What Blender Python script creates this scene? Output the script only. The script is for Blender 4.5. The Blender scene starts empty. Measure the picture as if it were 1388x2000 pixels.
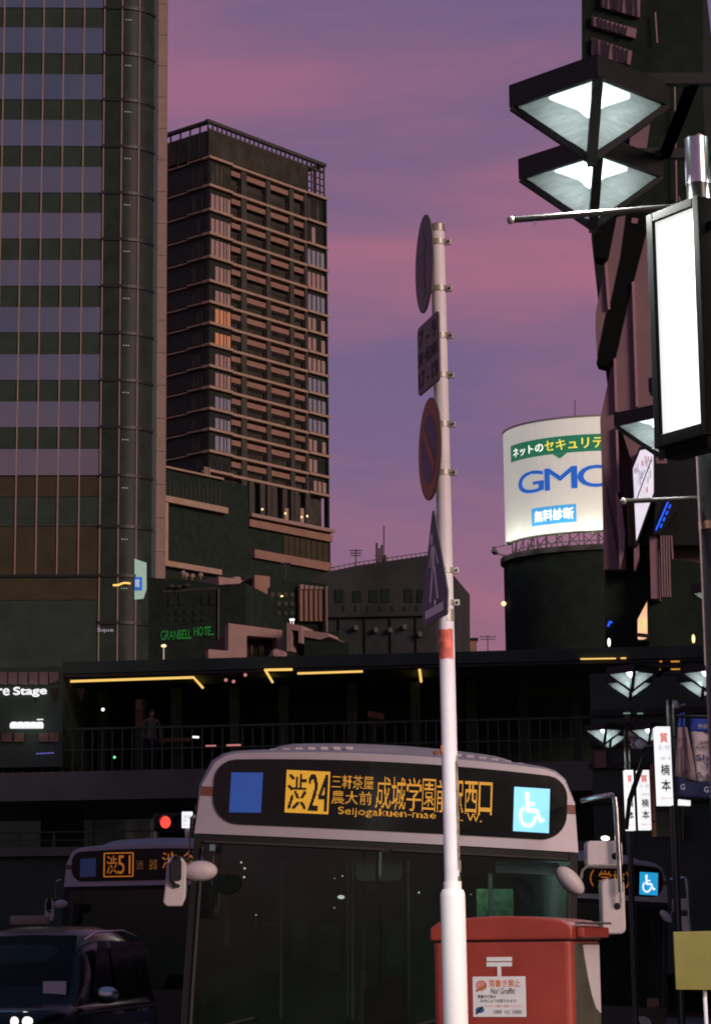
import bpy, bmesh, math, random
from mathutils import Vector, Matrix
random.seed(7)
R = math.radians
S = bpy.context.scene
COL = S.collection

# ------------------------------------------------------------------ camera
EYE = Vector((0, 0, 1.55))
F = 4500.0                                  # focal length in pixels of the 1388 x 2000 photograph
PITCH = math.atan(855 / F)
_f = Vector((0, math.cos(PITCH), math.sin(PITCH)))
_r0 = Vector((1, 0, 0)); _u0 = Vector((0, -math.sin(PITCH), math.cos(PITCH)))
RHO = 0.011
CU = (_u0 + RHO * _r0).normalized(); CR = (_r0 - RHO * _u0).normalized()
cam = bpy.data.cameras.new('camera'); camo = bpy.data.objects.new('camera', cam); COL.objects.link(camo)
cam.sensor_fit = 'VERTICAL'; cam.sensor_height = 24; cam.sensor_width = 24; cam.lens = F / 2000 * 24
cam.clip_end = 5000; cam.clip_start = 0.05
m = Matrix.Identity(4)
for i in range(3):
    m[i][0] = CR[i]; m[i][1] = CU[i]; m[i][2] = -_f[i]; m[i][3] = EYE[i]
camo.matrix_world = m
S.camera = camo

# ------------------------------------------------------------------ world: dusk sky with streaked cloud
W = bpy.data.worlds.new("World"); S.world = W; W.use_nodes = True
nt = W.node_tree; nt.nodes.clear()
def N(t, **k):
    n = nt.nodes.new(t)
    for a, b in k.items():
        setattr(n, a, b)
    return n
def L(a, b): nt.links.new(a, b)
out = N('ShaderNodeOutputWorld'); bg = N('ShaderNodeBackground'); L(bg.outputs[0], out.inputs[0])
tc = N('ShaderNodeTexCoord'); sep = N('ShaderNodeSeparateXYZ'); L(tc.outputs['Generated'], sep.inputs[0])
# cloud coordinates: stretched sideways, gently sloping
mp = N('ShaderNodeMapping'); mp.inputs['Rotation'].default_value = (0, R(-10), R(0)); mp.inputs['Scale'].default_value = (3.2, 2.0, 14.0)
mp.inputs['Location'].default_value = (0.7, 3.3, 2.6)
L(tc.outputs['Generated'], mp.inputs[0])
nz = N('ShaderNodeTexNoise'); nz.inputs['Scale'].default_value = 1.0; nz.inputs['Detail'].default_value = 9; nz.inputs['Roughness'].default_value = .55
nz.inputs['Distortion'].default_value = .35
L(mp.outputs[0], nz.inputs['Vector'])
cr = N('ShaderNodeValToRGB'); L(nz.outputs['Fac'], cr.inputs[0])
e = cr.color_ramp.elements
e[0].position = .37; e[0].color = (.150, .112, .245, 1)
e[1].position = .63; e[1].color = (.450, .150, .225, 1)
k = e.new(.50); k.color = (.275, .130, .230, 1)
# elevation: rosy near the horizon, blue overhead
er = N('ShaderNodeValToRGB'); L(sep.outputs['Z'], er.inputs[0])
e = er.color_ramp.elements
e[0].position = 0.0; e[0].color = (.42, .145, .20, 1)
e[1].position = .60; e[1].color = (.06, .085, .17, 1)
k = e.new(.12); k.color = (.37, .135, .205, 1)
k = e.new(.22); k.color = (.30, .130, .235, 1)
k = e.new(.36); k.color = (.10, .10, .24, 1)
mx = N('ShaderNodeMixRGB'); mx.inputs[0].default_value = .38
L(cr.outputs[0], mx.inputs[1]); L(er.outputs[0], mx.inputs[2])
# clouds thin out overhead
cf = N('ShaderNodeMapRange'); cf.inputs['From Min'].default_value = .30; cf.inputs['From Max'].default_value = .7
cf.inputs['To Min'].default_value = .24; cf.inputs['To Max'].default_value = 1.0
L(sep.outputs['Z'], cf.inputs['Value'])
lf = N('ShaderNodeMapRange'); lf.inputs['From Min'].default_value = .06; lf.inputs['From Max'].default_value = .24; lf.inputs['To Min'].default_value = .75; lf.inputs['To Max'].default_value = .2
L(sep.outputs['Z'], lf.inputs['Value']); mm = N('ShaderNodeMath', operation='MAXIMUM'); L(cf.outputs[0], mm.inputs[0]); L(lf.outputs[0], mm.inputs[1]); L(mm.outputs[0], mx.inputs[0])
sky = N('ShaderNodeTexSky'); sky.sky_type = 'NISHITA'; sky.sun_disc = False
sky.sun_elevation = R(2); sky.sun_rotation = R(136)
ad = N('ShaderNodeMixRGB', blend_type='ADD'); ad.inputs[0].default_value = .012
L(mx.outputs[0], ad.inputs[1]); L(sky.outputs[0], ad.inputs[2])
# the low sky behind the viewer is the dark side of dusk
rb = N('ShaderNodeMapRange'); rb.inputs['From Min'].default_value = .18; rb.inputs['From Max'].default_value = .08; rb.inputs['To Min'].default_value = 0; rb.inputs['To Max'].default_value = 1
L(sep.outputs['Z'], rb.inputs['Value'])
rc = N('ShaderNodeMapRange'); rc.inputs['From Min'].default_value = .3; rc.inputs['From Max'].default_value = -.2
L(sep.outputs['Y'], rc.inputs['Value'])
rm = N('ShaderNodeMath', operation='MULTIPLY'); L(rb.outputs[0], rm.inputs[0]); L(rc.outputs[0], rm.inputs[1])
dk = N('ShaderNodeMixRGB'); dk.inputs[2].default_value = (.045, .060, .050, 1); L(rm.outputs[0], dk.inputs[0]); L(ad.outputs[0], dk.inputs[1])
L(dk.outputs[0], bg.inputs['Color']); bg.inputs['Strength'].default_value = 0.95

# ------------------------------------------------------------------ afterglow: one low, wide, warm sun from behind on the right
sl = bpy.data.lights.new('sun', 'SUN'); so = bpy.data.objects.new('sun', sl); COL.objects.link(so)
sl.energy = 2.0; sl.angle = R(20); sl.color = (1.0, .70, .58)
so.rotation_euler = Vector((-0.95, 1.0, -0.42)).to_track_quat('-Z', 'Y').to_euler()

S.view_settings.view_transform = 'Standard'; S.view_settings.look = 'None'
S.view_settings.exposure = 0; S.view_settings.gamma = 1
S.view_settings.use_curve_mapping = False
S.render.engine = 'CYCLES'
S.cycles.use_denoising = True
S.cycles.filter_width = 1.9
S.cycles.max_bounces = 7; S.cycles.transparent_max_bounces = 12
S.cycles.sample_clamp_indirect = 1.2

# ------------------------------------------------------------------ pixel <-> world
def ray(px, py):
    return _f + CR * ((px - 694) / F) + CU * ((1000 - py) / F)
def P(px, py, Y):
    d = ray(px, py); return EYE + d * (Y / d.y)
def pxm(Y): return F / Y                    # pixels per metre at distance Y
def M(px, Y): return px * Y / F             # metres of so many pixels at distance Y
def PX(px, Y, py=1000): return P(px, py, Y).x
def PZ(py, Y, px=694): return P(px, py, Y).z

class Fac:
    """a vertical plane: s runs along d, t out of it along n, z is height"""
    def __init__(self, P0, d):
        self.P = Vector((P0.x, P0.y, 0)); self.d = Vector((d[0], d[1], 0)).normalized()
        self.n = Vector((self.d.y, -self.d.x, 0))
    def uv(self, px, py):
        q = ray(px, py); t = (self.P - EYE).dot(self.n) / q.dot(self.n)
        w = EYE + q * t
        return (w - self.P).dot(self.d), w.z
    def s(self, px, py=700): return self.uv(px, py)[0]
    def z(self, px, py): return self.uv(px, py)[1]
    def pt(self, s, z, t=0):
        w = self.P + self.d * s + self.n * t; w.z = z; return w
    def box(self, mb, s0, s1, z0, z1, t0, t1):
        mb.hexa([self.pt(s0, z0, t1), self.pt(s1, z0, t1), self.pt(s1, z0, t0), self.pt(s0, z0, t0),
                 self.pt(s0, z1, t1), self.pt(s1, z1, t1), self.pt(s1, z1, t0), self.pt(s0, z1, t0)])
    def poly(self, mb, sz, t0, t1):
        mb.prism([self.pt(a, b, t1) for a, b in sz], -self.n * (t1 - t0))
    def pxpoly(self, mb, pts, t0, t1):
        self.poly(mb, [self.uv(*p) for p in pts], t0, t1)
    def pxbox(self, mb, x0, y0, x1, y1, t0, t1):
        s0, z1 = self.uv(x0, y0); s1, z0 = self.uv(x1, y1)
        self.box(mb, s0, s1, z0, z1, t0, t1)

# ------------------------------------------------------------------ materials
def mat(name, col, rough=.6, metal=0, var=.18, scale=3.0, bump=0.0, spec=.4, coat=0, stretch=(1, 1, 1), streak=0):
    mt = bpy.data.materials.new(name); mt.use_nodes = True
    t = mt.node_tree; b = t.nodes['Principled BSDF']
    b.inputs['Roughness'].default_value = rough; b.inputs['Metallic'].default_value = metal
    b.inputs['Specular IOR Level'].default_value = spec; b.inputs['Coat Weight'].default_value = coat
    b.inputs['Coat Roughness'].default_value = .06
    c = t.nodes.new('ShaderNodeTexCoord'); mp = t.nodes.new('ShaderNodeMapping'); mp.inputs['Scale'].default_value = stretch
    t.links.new(c.outputs['Object'], mp.inputs[0])
    n = t.nodes.new('ShaderNodeTexNoise'); n.inputs['Scale'].default_value = scale; n.inputs['Detail'].default_value = 6; n.inputs['Roughness'].default_value = .62
    t.links.new(mp.outputs[0], n.inputs['Vector'])
    r = t.nodes.new('ShaderNodeMapRange'); r.inputs['From Min'].default_value = .25; r.inputs['From Max'].default_value = .75
    r.inputs['To Min'].default_value = 1 - var; r.inputs['To Max'].default_value = 1 + var
    t.links.new(n.outputs['Fac'], r.inputs['Value'])
    v = t.nodes.new('ShaderNodeMixRGB'); v.blend_type = 'MULTIPLY'; v.inputs[0].default_value = 1
    v.inputs[1].default_value = (*col, 1); t.links.new(r.outputs[0], v.inputs[2]); t.links.new(v.outputs[0], b.inputs['Base Color'])
    rr = t.nodes.new('ShaderNodeMapRange'); rr.inputs['To Min'].default_value = max(.02, rough - .08); rr.inputs['To Max'].default_value = min(1, rough + .12)
    t.links.new(n.outputs['Fac'], rr.inputs['Value']); t.links.new(rr.outputs[0], b.inputs['Roughness'])
    if bump:
        bp = t.nodes.new('ShaderNodeBump'); bp.inputs['Strength'].default_value = bump; bp.inputs['Distance'].default_value = .02
        t.links.new(n.outputs['Fac'], bp.inputs['Height']); t.links.new(bp.outputs[0], b.inputs['Normal'])
    return mt
def emit(name, col, st, var=0.0, scale=4.0):
    mt = bpy.data.materials.new(name); mt.use_nodes = True
    t = mt.node_tree; b = t.nodes['Principled BSDF']
    b.inputs['Base Color'].default_value = (*[min(1, x * .8) for x in col], 1); b.inputs['Roughness'].default_value = .4
    b.inputs['Emission Color'].default_value = (*col, 1); b.inputs['Emission Strength'].default_value = st
    if var:
        c = t.nodes.new('ShaderNodeTexCoord'); n = t.nodes.new('ShaderNodeTexNoise'); n.inputs['Scale'].default_value = scale; n.inputs['Detail'].default_value = 4
        t.links.new(c.outputs['Object'], n.inputs['Vector'])
        r = t.nodes.new('ShaderNodeMapRange'); r.inputs['To Min'].default_value = st * (1 - var); r.inputs['To Max'].default_value = st * (1 + var)
        t.links.new(n.outputs['Fac'], r.inputs['Value']); t.links.new(r.outputs[0], b.inputs['Emission Strength'])
    return mt
def glass_mix(name, tint, gloss=.5, rough=.03, trans=.8):
    """see-through pane: tinted transparency with a Fresnel mirror on top"""
    mt = bpy.data.materials.new(name); mt.use_nodes = True
    t = mt.node_tree; t.nodes.clear()
    o = t.nodes.new('ShaderNodeOutputMaterial'); mix = t.nodes.new('ShaderNodeMixShader')
    tr = t.nodes.new('ShaderNodeBsdfTransparent'); tr.inputs[0].default_value = (*tint, 1)
    g = t.nodes.new('ShaderNodeBsdfGlossy'); g.inputs['Roughness'].default_value = rough; g.inputs['Color'].default_value = (.9, .95, .95, 1)
    fr = t.nodes.new('ShaderNodeLayerWeight'); fr.inputs['Blend'].default_value = .5
    fm = t.nodes.new('ShaderNodeMapRange'); fm.inputs['To Min'].default_value = .045; fm.inputs['To Max'].default_value = .35
    pw = t.nodes.new('ShaderNodeMath'); pw.operation = 'POWER'; pw.inputs[1].default_value = 3
    t.links.new(fr.outputs['Facing'], pw.inputs[0]); t.links.new(pw.outputs[0], fm.inputs['Value'])
    t.links.new(fm.outputs[0], mix.inputs[0]); t.links.new(tr.outputs[0], mix.inputs[1]); t.links.new(g.outputs[0], mix.inputs[2])
    df = t.nodes.new('ShaderNodeBsdfDiffuse'); df.inputs['Color'].default_value = (.42, .56, .46, 1); dm = t.nodes.new('ShaderNodeMixShader')
    c = t.nodes.new('ShaderNodeTexCoord'); n = t.nodes.new('ShaderNodeTexNoise'); n.inputs['Scale'].default_value = 1.7; n.inputs['Detail'].default_value = 7; n.inputs['Roughness'].default_value = .65
    t.links.new(c.outputs['Object'], n.inputs['Vector']); r = t.nodes.new('ShaderNodeMapRange'); r.inputs['From Min'].default_value = .3; r.inputs['From Max'].default_value = .7; r.inputs['To Min'].default_value = .006; r.inputs['To Max'].default_value = .024
    t.links.new(n.outputs['Fac'], r.inputs['Value']); t.links.new(r.outputs[0], dm.inputs[0]); t.links.new(mix.outputs[0], dm.inputs[1]); t.links.new(df.outputs[0], dm.inputs[2]); t.links.new(dm.outputs[0], o.inputs[0])
    return mt
def lamp_glass(name):
    """dusty frosted lantern pane: part clear, part scattering, with streaks of dirt"""
    mt = bpy.data.materials.new(name); mt.use_nodes = True
    t = mt.node_tree; t.nodes.clear()
    o = t.nodes.new('ShaderNodeOutputMaterial'); mix = t.nodes.new('ShaderNodeMixShader'); mix2 = t.nodes.new('ShaderNodeMixShader')
    tr = t.nodes.new('ShaderNodeBsdfTransparent'); tr.inputs[0].default_value = (.62, .72, .72, 1)
    tl = t.nodes.new('ShaderNodeBsdfTranslucent'); tl.inputs[0].default_value = (.35, .42, .42, 1)
    gl = t.nodes.new('ShaderNodeBsdfGlossy'); gl.inputs['Roughness'].default_value = .12; gl.inputs['Color'].default_value = (.8, .9, .9, 1)
    c = t.nodes.new('ShaderNodeTexCoord'); mp = t.nodes.new('ShaderNodeMapping'); mp.inputs['Scale'].default_value = (9, 9, 70); mp.inputs['Rotation'].default_value = (.6, .5, 0)
    n = t.nodes.new('ShaderNodeTexNoise'); n.inputs['Scale'].default_value = 1.6; n.inputs['Detail'].default_value = 7; n.inputs['Distortion'].default_value = .6
    t.links.new(c.outputs['Object'], mp.inputs[0]); t.links.new(mp.outputs[0], n.inputs['Vector'])
    r = t.nodes.new('ShaderNodeMapRange'); r.inputs['From Min'].default_value = .3; r.inputs['From Max'].default_value = .72
    r.inputs['To Min'].default_value = .42; r.inputs['To Max'].default_value = .62
    t.links.new(n.outputs['Fac'], r.inputs['Value']); t.links.new(r.outputs[0], mix.inputs[0])
    t.links.new(tr.outputs[0], mix.inputs[1]); t.links.new(tl.outputs[0], mix.inputs[2])
    mix2.inputs[0].default_value = .10; t.links.new(mix.outputs[0], mix2.inputs[1]); t.links.new(gl.outputs[0], mix2.inputs[2])
    t.links.new(mix2.outputs[0], o.inputs[0])
    return mt

K = {
 'asphalt': mat('asphalt', (.045, .05, .048), .85, var=.35, scale=6, bump=.4),
 'paving': mat('paving', (.16, .15, .15), .8, var=.25, scale=4, bump=.3),
 'kerbstone': mat('kerbstone', (.3, .29, .28), .8),
 'black': mat('black_paint', (.010, .012, .011), .45, var=.3),
 'blackgloss': mat('black_lacquer', (.006, .008, .007), .16, spec=.32, var=.2),
 'displayglass': mat('display_glass', (.010, .013, .012), .1, spec=.25, var=.2),
 'polepaint': mat('dark_pole_paint', (.012, .016, .015), .28, spec=.4, var=.3, scale=12),
 'matteblack': mat('matte_black_frame', (.006, .008, .007), .8, var=.2, spec=.08),
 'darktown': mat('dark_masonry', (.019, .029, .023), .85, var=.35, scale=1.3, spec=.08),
 'deckbeam': mat('weathered_deck_beam', (.17, .18, .145), .85, var=.35, scale=.5, spec=.1),
 'deckdark': mat('dark_deck_paint', (.082, .108, .082), .8, var=.3, scale=.6, spec=.1),
 'darkgreen': mat('dark_green_panel', (.028, .046, .036), .5, var=.25, scale=.6, spec=.2),
 'olive': mat('olive_panel', (.046, .040, .021), .55, var=.3, scale=.35, spec=.2),
 'stone': mat('pink_stone', (.31, .225, .195), .75, var=.12, scale=1.2, spec=.15),
 'trim': mat('beige_trim', (.36, .26, .19), .7, var=.15, scale=.8, spec=.15),
 'concrete': mat('pink_concrete', (.33, .225, .205), .85, var=.2, scale=.5, spec=.1),
 'brown': mat('brown_cladding', (.27, .165, .125), .8, var=.15, scale=.6, spec=.1),
 'column': mat('dark_column', (.060, .058, .052), .7, var=.2, scale=.7, spec=.1),
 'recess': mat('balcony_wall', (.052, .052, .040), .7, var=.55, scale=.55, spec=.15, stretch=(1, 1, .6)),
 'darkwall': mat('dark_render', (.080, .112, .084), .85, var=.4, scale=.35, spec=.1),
 'greywall': mat('grey_render', (.046, .050, .050), .9, var=.35, scale=.25, spec=.1),
 'mauve': mat('mauve_metal_panel', (.26, .17, .19), .6, metal=0, var=.14, scale=.5, spec=.2),
 'rib': mat('pale_mauve_rib', (.34, .21, .25), .4, metal=.2, var=.1),
 'silver': mat('silver_paint', (.47, .45, .50), .38, metal=.15, var=.07, scale=5, coat=.2),
 'busgrey': mat('roof_grey_paint', (.34, .325, .37), .5, var=.12, scale=4),
 'busbody': mat('bus_red_paint', (.33, .03, .03), .3, coat=.4),
 'rubber': mat('rubber', (.012, .013, .013), .7),
 'whitepole': mat('white_pole_paint', (.80, .77, .82), .5, var=.08, scale=9, bump=.05),
 'sleeve': mat('bright_white_sleeve', (.90, .90, .88), .45, var=.04, scale=8),
 'zinc': mat('galvanised_steel', (.42, .40, .37), .45, metal=.5, var=.3, scale=20),
 'chrome': mat('polished_steel', (.62, .66, .66), .22, metal=1, var=.15, scale=8),
 'red': mat('postbox_red', (.30, .046, .032), .34, var=.16, scale=5, coat=.3, bump=.05),
 'white': mat('white_vinyl', (.72, .70, .70), .5, var=.06, scale=12),
 'yellowboard': mat('yellow_board', (.155, .135, .030), .7, var=.12, scale=7),
 'signblue': mat('sign_blue', (.022, .050, .120), .5, var=.15, scale=12),
 'signred': mat('sign_red', (.42, .13, .04), .55, var=.2, scale=12),
 'signgrey': mat('sign_back_grey', (.13, .13, .115), .6, var=.2, scale=10),
 'mirrorshell': mat('pale_mirror_shell', (.58, .52, .53), .45, var=.08, scale=14, bump=.1),
 'ink': mat('black_ink', (.012, .012, .014), .6),
 'orangeink': mat('orange_ink', (.62, .20, .10), .6),
 'blueink': mat('blue_ink', (.04, .12, .32), .6),
 'navy': mat('navy_cloth', (.02, .03, .09), .8, scale=8),
 'whitecloth': mat('white_cloth', (.50, .45, .48), .85, scale=6, var=.12),
 'royal': mat('royal_blue_cloth', (.02, .07, .42), .8),
 'seat': mat('patterned_seat', (.11, .20, .12), .9, var=.8, scale=22),
 'interior': mat('vehicle_interior', (.03, .06, .05), .7, var=.4, scale=4),
 'blind': mat('silver_blind', (.55, .66, .72), .4, metal=.3, var=.15, scale=3, stretch=(1, 1, 10)),
 'skin': mat('skin', (.35, .22, .17), .6), 'shirt': mat('pale_shirt', (.13, .12, .12), .9), 'trousers': mat('dark_trousers', (.02, .022, .03), .9), 'hair': mat('black_hair', (.01, .01, .01), .6),
 'mirrorglass': mat('sky_mirror_glass', (.27, .41, .36), .08, metal=1.0, var=.10, scale=.15),
 'cornerglass': mat('dark_corner_glass', (.022, .034, .028), .42, spec=.12, var=.35, scale=.5),
 'bluestrip': mat('blue_edge_glass', (.07, .10, .11), .5, metal=.2, var=.1),
 'aptglass': mat('dark_window_glass', (.020, .026, .020), .35, spec=.16, var=.3, scale=.8),
 'bluecurtain': mat('blue_grey_curtain', (.24, .245, .32), .7, var=.15, scale=2, spec=.2),
 'pinkcurtain': mat('dusty_pink_curtain', (.34, .235, .22), .7, var=.15, scale=2, spec=.2),
 'warmcurtain': emit('lamplit_curtain', (.62, .27, .14), .17, var=.5, scale=1.5),
 'windscreen': glass_mix('tinted_windscreen', (.32, .42, .37)),
 'carglass': glass_mix('car_window', (.25, .30, .28)),
 'lampglass': lamp_glass('frosted_lantern_glass'),
 'lamppanel': emit('lantern_light_panel', (.95, 1, .98), 4.2),
 'bulb': emit('lantern_bulb', (1, 1, .97), 14),
 'lightbox': emit('lightbox_face', (.98, .98, .95), .92, var=.05, scale=2),
 'billboard': emit('floodlit_billboard_glow', (.92, .91, .80), .36, var=.12, scale=.3),  # weak emission stands in for part of the floodlight on the face
 'bbgreen': emit('billboard_green', (.02, .20, .11), .55), 'bbyellow': emit('billboard_yellow', (.85, .72, .10), .75), 'bbwhite': emit('billboard_white', (.95, .95, .88), .85),
 'bbblue': emit('billboard_blue', (.02, .13, .55), .62), 'bbcyan': emit('billboard_light_blue', (.06, .36, .72), .75),
 'amber': emit('amber_led', (1.0, .53, .05), .62), 'amberdim': emit('amber_led_text', (1.0, .50, .05), .52), 'orangeled': emit('orange_led', (1.0, .30, .03), .42),
 'ledblack': mat('unlit_led', (.006, .006, .004), .5),
 'panelblue': emit('blue_display_panel', (.03, .09, .38), .42, var=.15, scale=9),
 'cyan': emit('light_blue_panel', (.22, .66, .92), .95), 'cyan2': emit('bright_blue_panel', (.02, .36, .72), .85), 'iconwhite': emit('icon_white', (1, 1, 1), 1.0),
 'strip': emit('warm_light_strip', (1, .62, .16), 1.0), 'stripdim': emit('dim_orange_strip', (1, .42, .05), .6),
 'greenled': emit('green_led', (.02, .42, .05), .42), 'redlamp': emit('red_signal', (1, .07, .05), 1.3), 'greendot': emit('green_dot', (.2, 1, .4), 1.2),
 'whitesign': emit('white_lit_sign', (.95, .96, .95), .95), 'signkanjired': emit('red_sign_letter', (.75, .10, .08), .6),
 'zinc2': mat('dull_metal_box', (.13, .12, .12), .7, var=.2, scale=3),
 'blueneon': emit('blue_neon', (.02, .12, 1.0), .85), 'violetneon': emit('violet_strip', (.20, .16, .75), .55), 'pinktail': emit('pink_tail_strip', (.9, .32, .28), .6),
 'screen': emit('led_screen', (.82, .80, .92), .68, var=.3, scale=2.5), 'screengrey': emit('screen_grey_text', (.35, .33, .42), .5), 'screenred': emit('screen_red_text', (.6, .12, .12), .6),
 'video': emit('video_orange', (.9, .55, .32), .8, var=.6, scale=1.2), 'videogreen': emit('video_green', (.55, .8, .05), .8),
 'headlamp': emit('headlamp_lens', (1, .97, .9), 1.4), 'spark': emit('white_lamp_and_glint', (1, .98, .9), 1.3), 'warmspark': emit('warm_lamp_and_glint', (1, .7, .35), 1.6),
 'dimspark': emit('dim_lamp_and_glint', (.8, .8, .85), .35), 'greenglow': emit('green_lit_sign', (.45, .75, .6), .24), 'greentext': emit('pale_text', (.7, .78, .75), .7),
}

# ------------------------------------------------------------------ mesh helper
ORG = {}
class MB:
    def __init__(self): self.v = []; self.f = []
    def add(self, pts, faces):
        o = len(self.v); self.v += [Vector(p) for p in pts]; self.f += [[i + o for i in q] for q in faces]; return self
    def quad(self, *p): return self.add(p, [list(range(len(p)))])
    def hexa(self, p):
        return self.add(p, [[3, 2, 1, 0], [4, 5, 6, 7], [0, 1, 5, 4], [1, 2, 6, 5], [2, 3, 7, 6], [3, 0, 4, 7]])
    def box(self, x0, x1, y0, y1, z0, z1):
        return self.hexa([(x0, y0, z0), (x1, y0, z0), (x1, y1, z0), (x0, y1, z0), (x0, y0, z1), (x1, y0, z1), (x1, y1, z1), (x0, y1, z1)])
    def prism(self, pts, vec):
        n = len(pts); vec = Vector(vec)
        a = [Vector(p) for p in pts]; b = [p + vec for p in a]
        fs = [list(range(n)), list(range(2 * n - 1, n - 1, -1))]
        fs += [[(i + 1) % n, i, n + i, n + (i + 1) % n] for i in range(n)]
        return self.add(a + b, fs)
    def bar(self, p0, p1, w, h=None, up=(0, 0, 1)):
        h = h or w; p0 = Vector(p0); p1 = Vector(p1); d = (p1 - p0).normalized(); up = Vector(up)
        if abs(d.dot(up)) > .98: up = Vector((0, 1, 0))
        a = d.cross(up).normalized() * w / 2; b = a.cross(d).normalized() * h / 2
        q = [p0 - a - b, p0 + a - b, p0 + a + b, p0 - a + b]
        return self.prism(q, p1 - p0)
    def tube(self, pts, r, n=12, cap=True):
        pts = [Vector(p) for p in pts]; m_ = len(pts); rr = r if isinstance(r, (list, tuple)) else [r] * m_
        ref = Vector((0, 0, 1)); o = len(self.v)
        for i, p in enumerate(pts):
            d = (pts[min(i + 1, m_ - 1)] - pts[max(i - 1, 0)]).normalized()
            rf = ref if abs(d.dot(ref)) < .95 else Vector((0, 1, 0))
            a = d.cross(rf).normalized(); b = a.cross(d)
            for j in range(n):
                t = 2 * math.pi * j / n; self.v.append(p + (a * math.cos(t) + b * math.sin(t)) * rr[i])
        for i in range(m_ - 1):
            for j in range(n):
                k = (j + 1) % n; self.f.append([o + i * n + j, o + i * n + k, o + (i + 1) * n + k, o + (i + 1) * n + j])
        if cap:
            self.f.append([o + j for j in range(n)][::-1]); self.f.append([o + (m_ - 1) * n + j for j in range(n)])
        return self
    def ball(self, c, r, n=12, sq=(1, 1, 1)):
        c = Vector(c); o = len(self.v); m_ = n // 2
        for i in range(m_ + 1):
            a = math.pi * i / m_
            for j in range(n):
                b = 2 * math.pi * j / n
                self.v.append(c + Vector((math.sin(a) * math.cos(b) * r * sq[0], math.sin(a) * math.sin(b) * r * sq[1], math.cos(a) * r * sq[2])))
        for i in range(m_):
            for j in range(n):
                k = (j + 1) % n; self.f.append([o + i * n + j, o + (i + 1) * n + j, o + (i + 1) * n + k, o + i * n + k])
        return self
    def build(self, name, mt, parent=None, smooth=False, bevel=0, seg=2, sub=0):
        me = bpy.data.meshes.new(name)
        org = Vector((0, 0, 0))
        if parent is not None: org = ORG.get(parent.name, org)
        me.from_pydata([tuple(p - org) for p in self.v], [], self.f); me.update()
        mts = mt if isinstance(mt, list) else [mt]
        for q in mts: me.materials.append(K[q] if isinstance(q, str) else q)
        if smooth:
            bm = bmesh.new(); bm.from_mesh(me); bmesh.ops.remove_doubles(bm, verts=bm.verts, dist=1e-4); bm.to_mesh(me); bm.free()
            for p in me.polygons: p.use_smooth = True
        o = bpy.data.objects.new(name, me); COL.objects.link(o)
        if parent is not None: o.parent = parent; ORG[o.name] = org
        if bevel:
            b = o.modifiers.new('bevel', 'BEVEL'); b.width = bevel; b.segments = seg; b.limit_method = 'ANGLE'; b.angle_limit = R(35)
            for p in me.polygons: p.use_smooth = True
            w = o.modifiers.new('wn', 'WEIGHTED_NORMAL'); w.keep_sharp = False
        elif smooth:
            try: me.set_sharp_from_angle(angle=R(40))
            except Exception: pass
        return o
def thing(name, label, cat, loc=(0, 0, 0), group=None, rz=0):
    o = bpy.data.objects.new(name, None); COL.objects.link(o); o.location = loc; o.rotation_euler = (0, 0, rz); o.empty_display_size = .2
    o['label'] = label; o['category'] = cat
    if group: o['group'] = group
    ORG[o.name] = Vector(loc); return o
def tag(o, label, cat, group=None):
    o['label'] = label; o['category'] = cat
    if group: o['group'] = group
    return o
def struct(o, kind='structure'): o['kind'] = kind; return o
def kids(o): return [c for c in COL.objects if c.parent == o]
def copy_tree(o, label=None):
    c = o.copy(); COL.objects.link(c)
    for ch in kids(o): copy_tree(ch).parent = c
    if label: c['label'] = label
    return c
def light(name, loc, power, parent, r=.04, col=(1, 1, .96), spot=None):
    l = bpy.data.lights.new(name, 'SPOT' if spot else 'POINT'); l.energy = power; l.color = col; l.shadow_soft_size = r
    if spot: l.spot_size = R(spot); l.spot_blend = .6
    o = bpy.data.objects.new(name, l); COL.objects.link(o)
    o.parent = parent; o.location = Vector(loc) - ORG.get(parent.name, Vector((0, 0, 0))); return o

# ------------------------------------------------------------------ lettering
_gc = {}
def glyphs(body, bold=0.0, shear=0.0, spacing=1.0):
    key = (body, bold, shear, spacing)
    if key in _gc: return _gc[key]
    cu = bpy.data.curves.new('t', 'FONT'); cu.body = body; cu.size = 1; cu.offset = bold; cu.resolution_u = 4; cu.shear = shear; cu.space_character = spacing
    cu.dimensions = '2D'; cu.fill_mode = 'FRONT' if 'FRONT' in [i.identifier for i in cu.bl_rna.properties['fill_mode'].enum_items] else 'BOTH'
    ob = bpy.data.objects.new('t', cu); COL.objects.link(ob)
    dg = bpy.context.evaluated_depsgraph_get()
    me = bpy.data.meshes.new_from_object(ob.evaluated_get(dg))
    v = [(p.co.x, p.co.y) for p in me.vertices]; f = [list(p.vertices) for p in me.polygons]
    bpy.data.objects.remove(ob); bpy.data.curves.remove(cu); bpy.data.meshes.remove(me)
    if not v: v = [(0, 0), (1, 0), (1, 1)]; f = [[0, 1, 2]]
    x0 = min(a for a, b in v); x1 = max(a for a, b in v); y0 = min(b for a, b in v); y1 = max(b for a, b in v)
    v = [((a - x0) / (x1 - x0 or 1), (b - y0) / (y1 - y0 or 1)) for a, b in v]
    _gc[key] = (v, f, (x1 - x0) / (y1 - y0 or 1)); return _gc[key]
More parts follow.
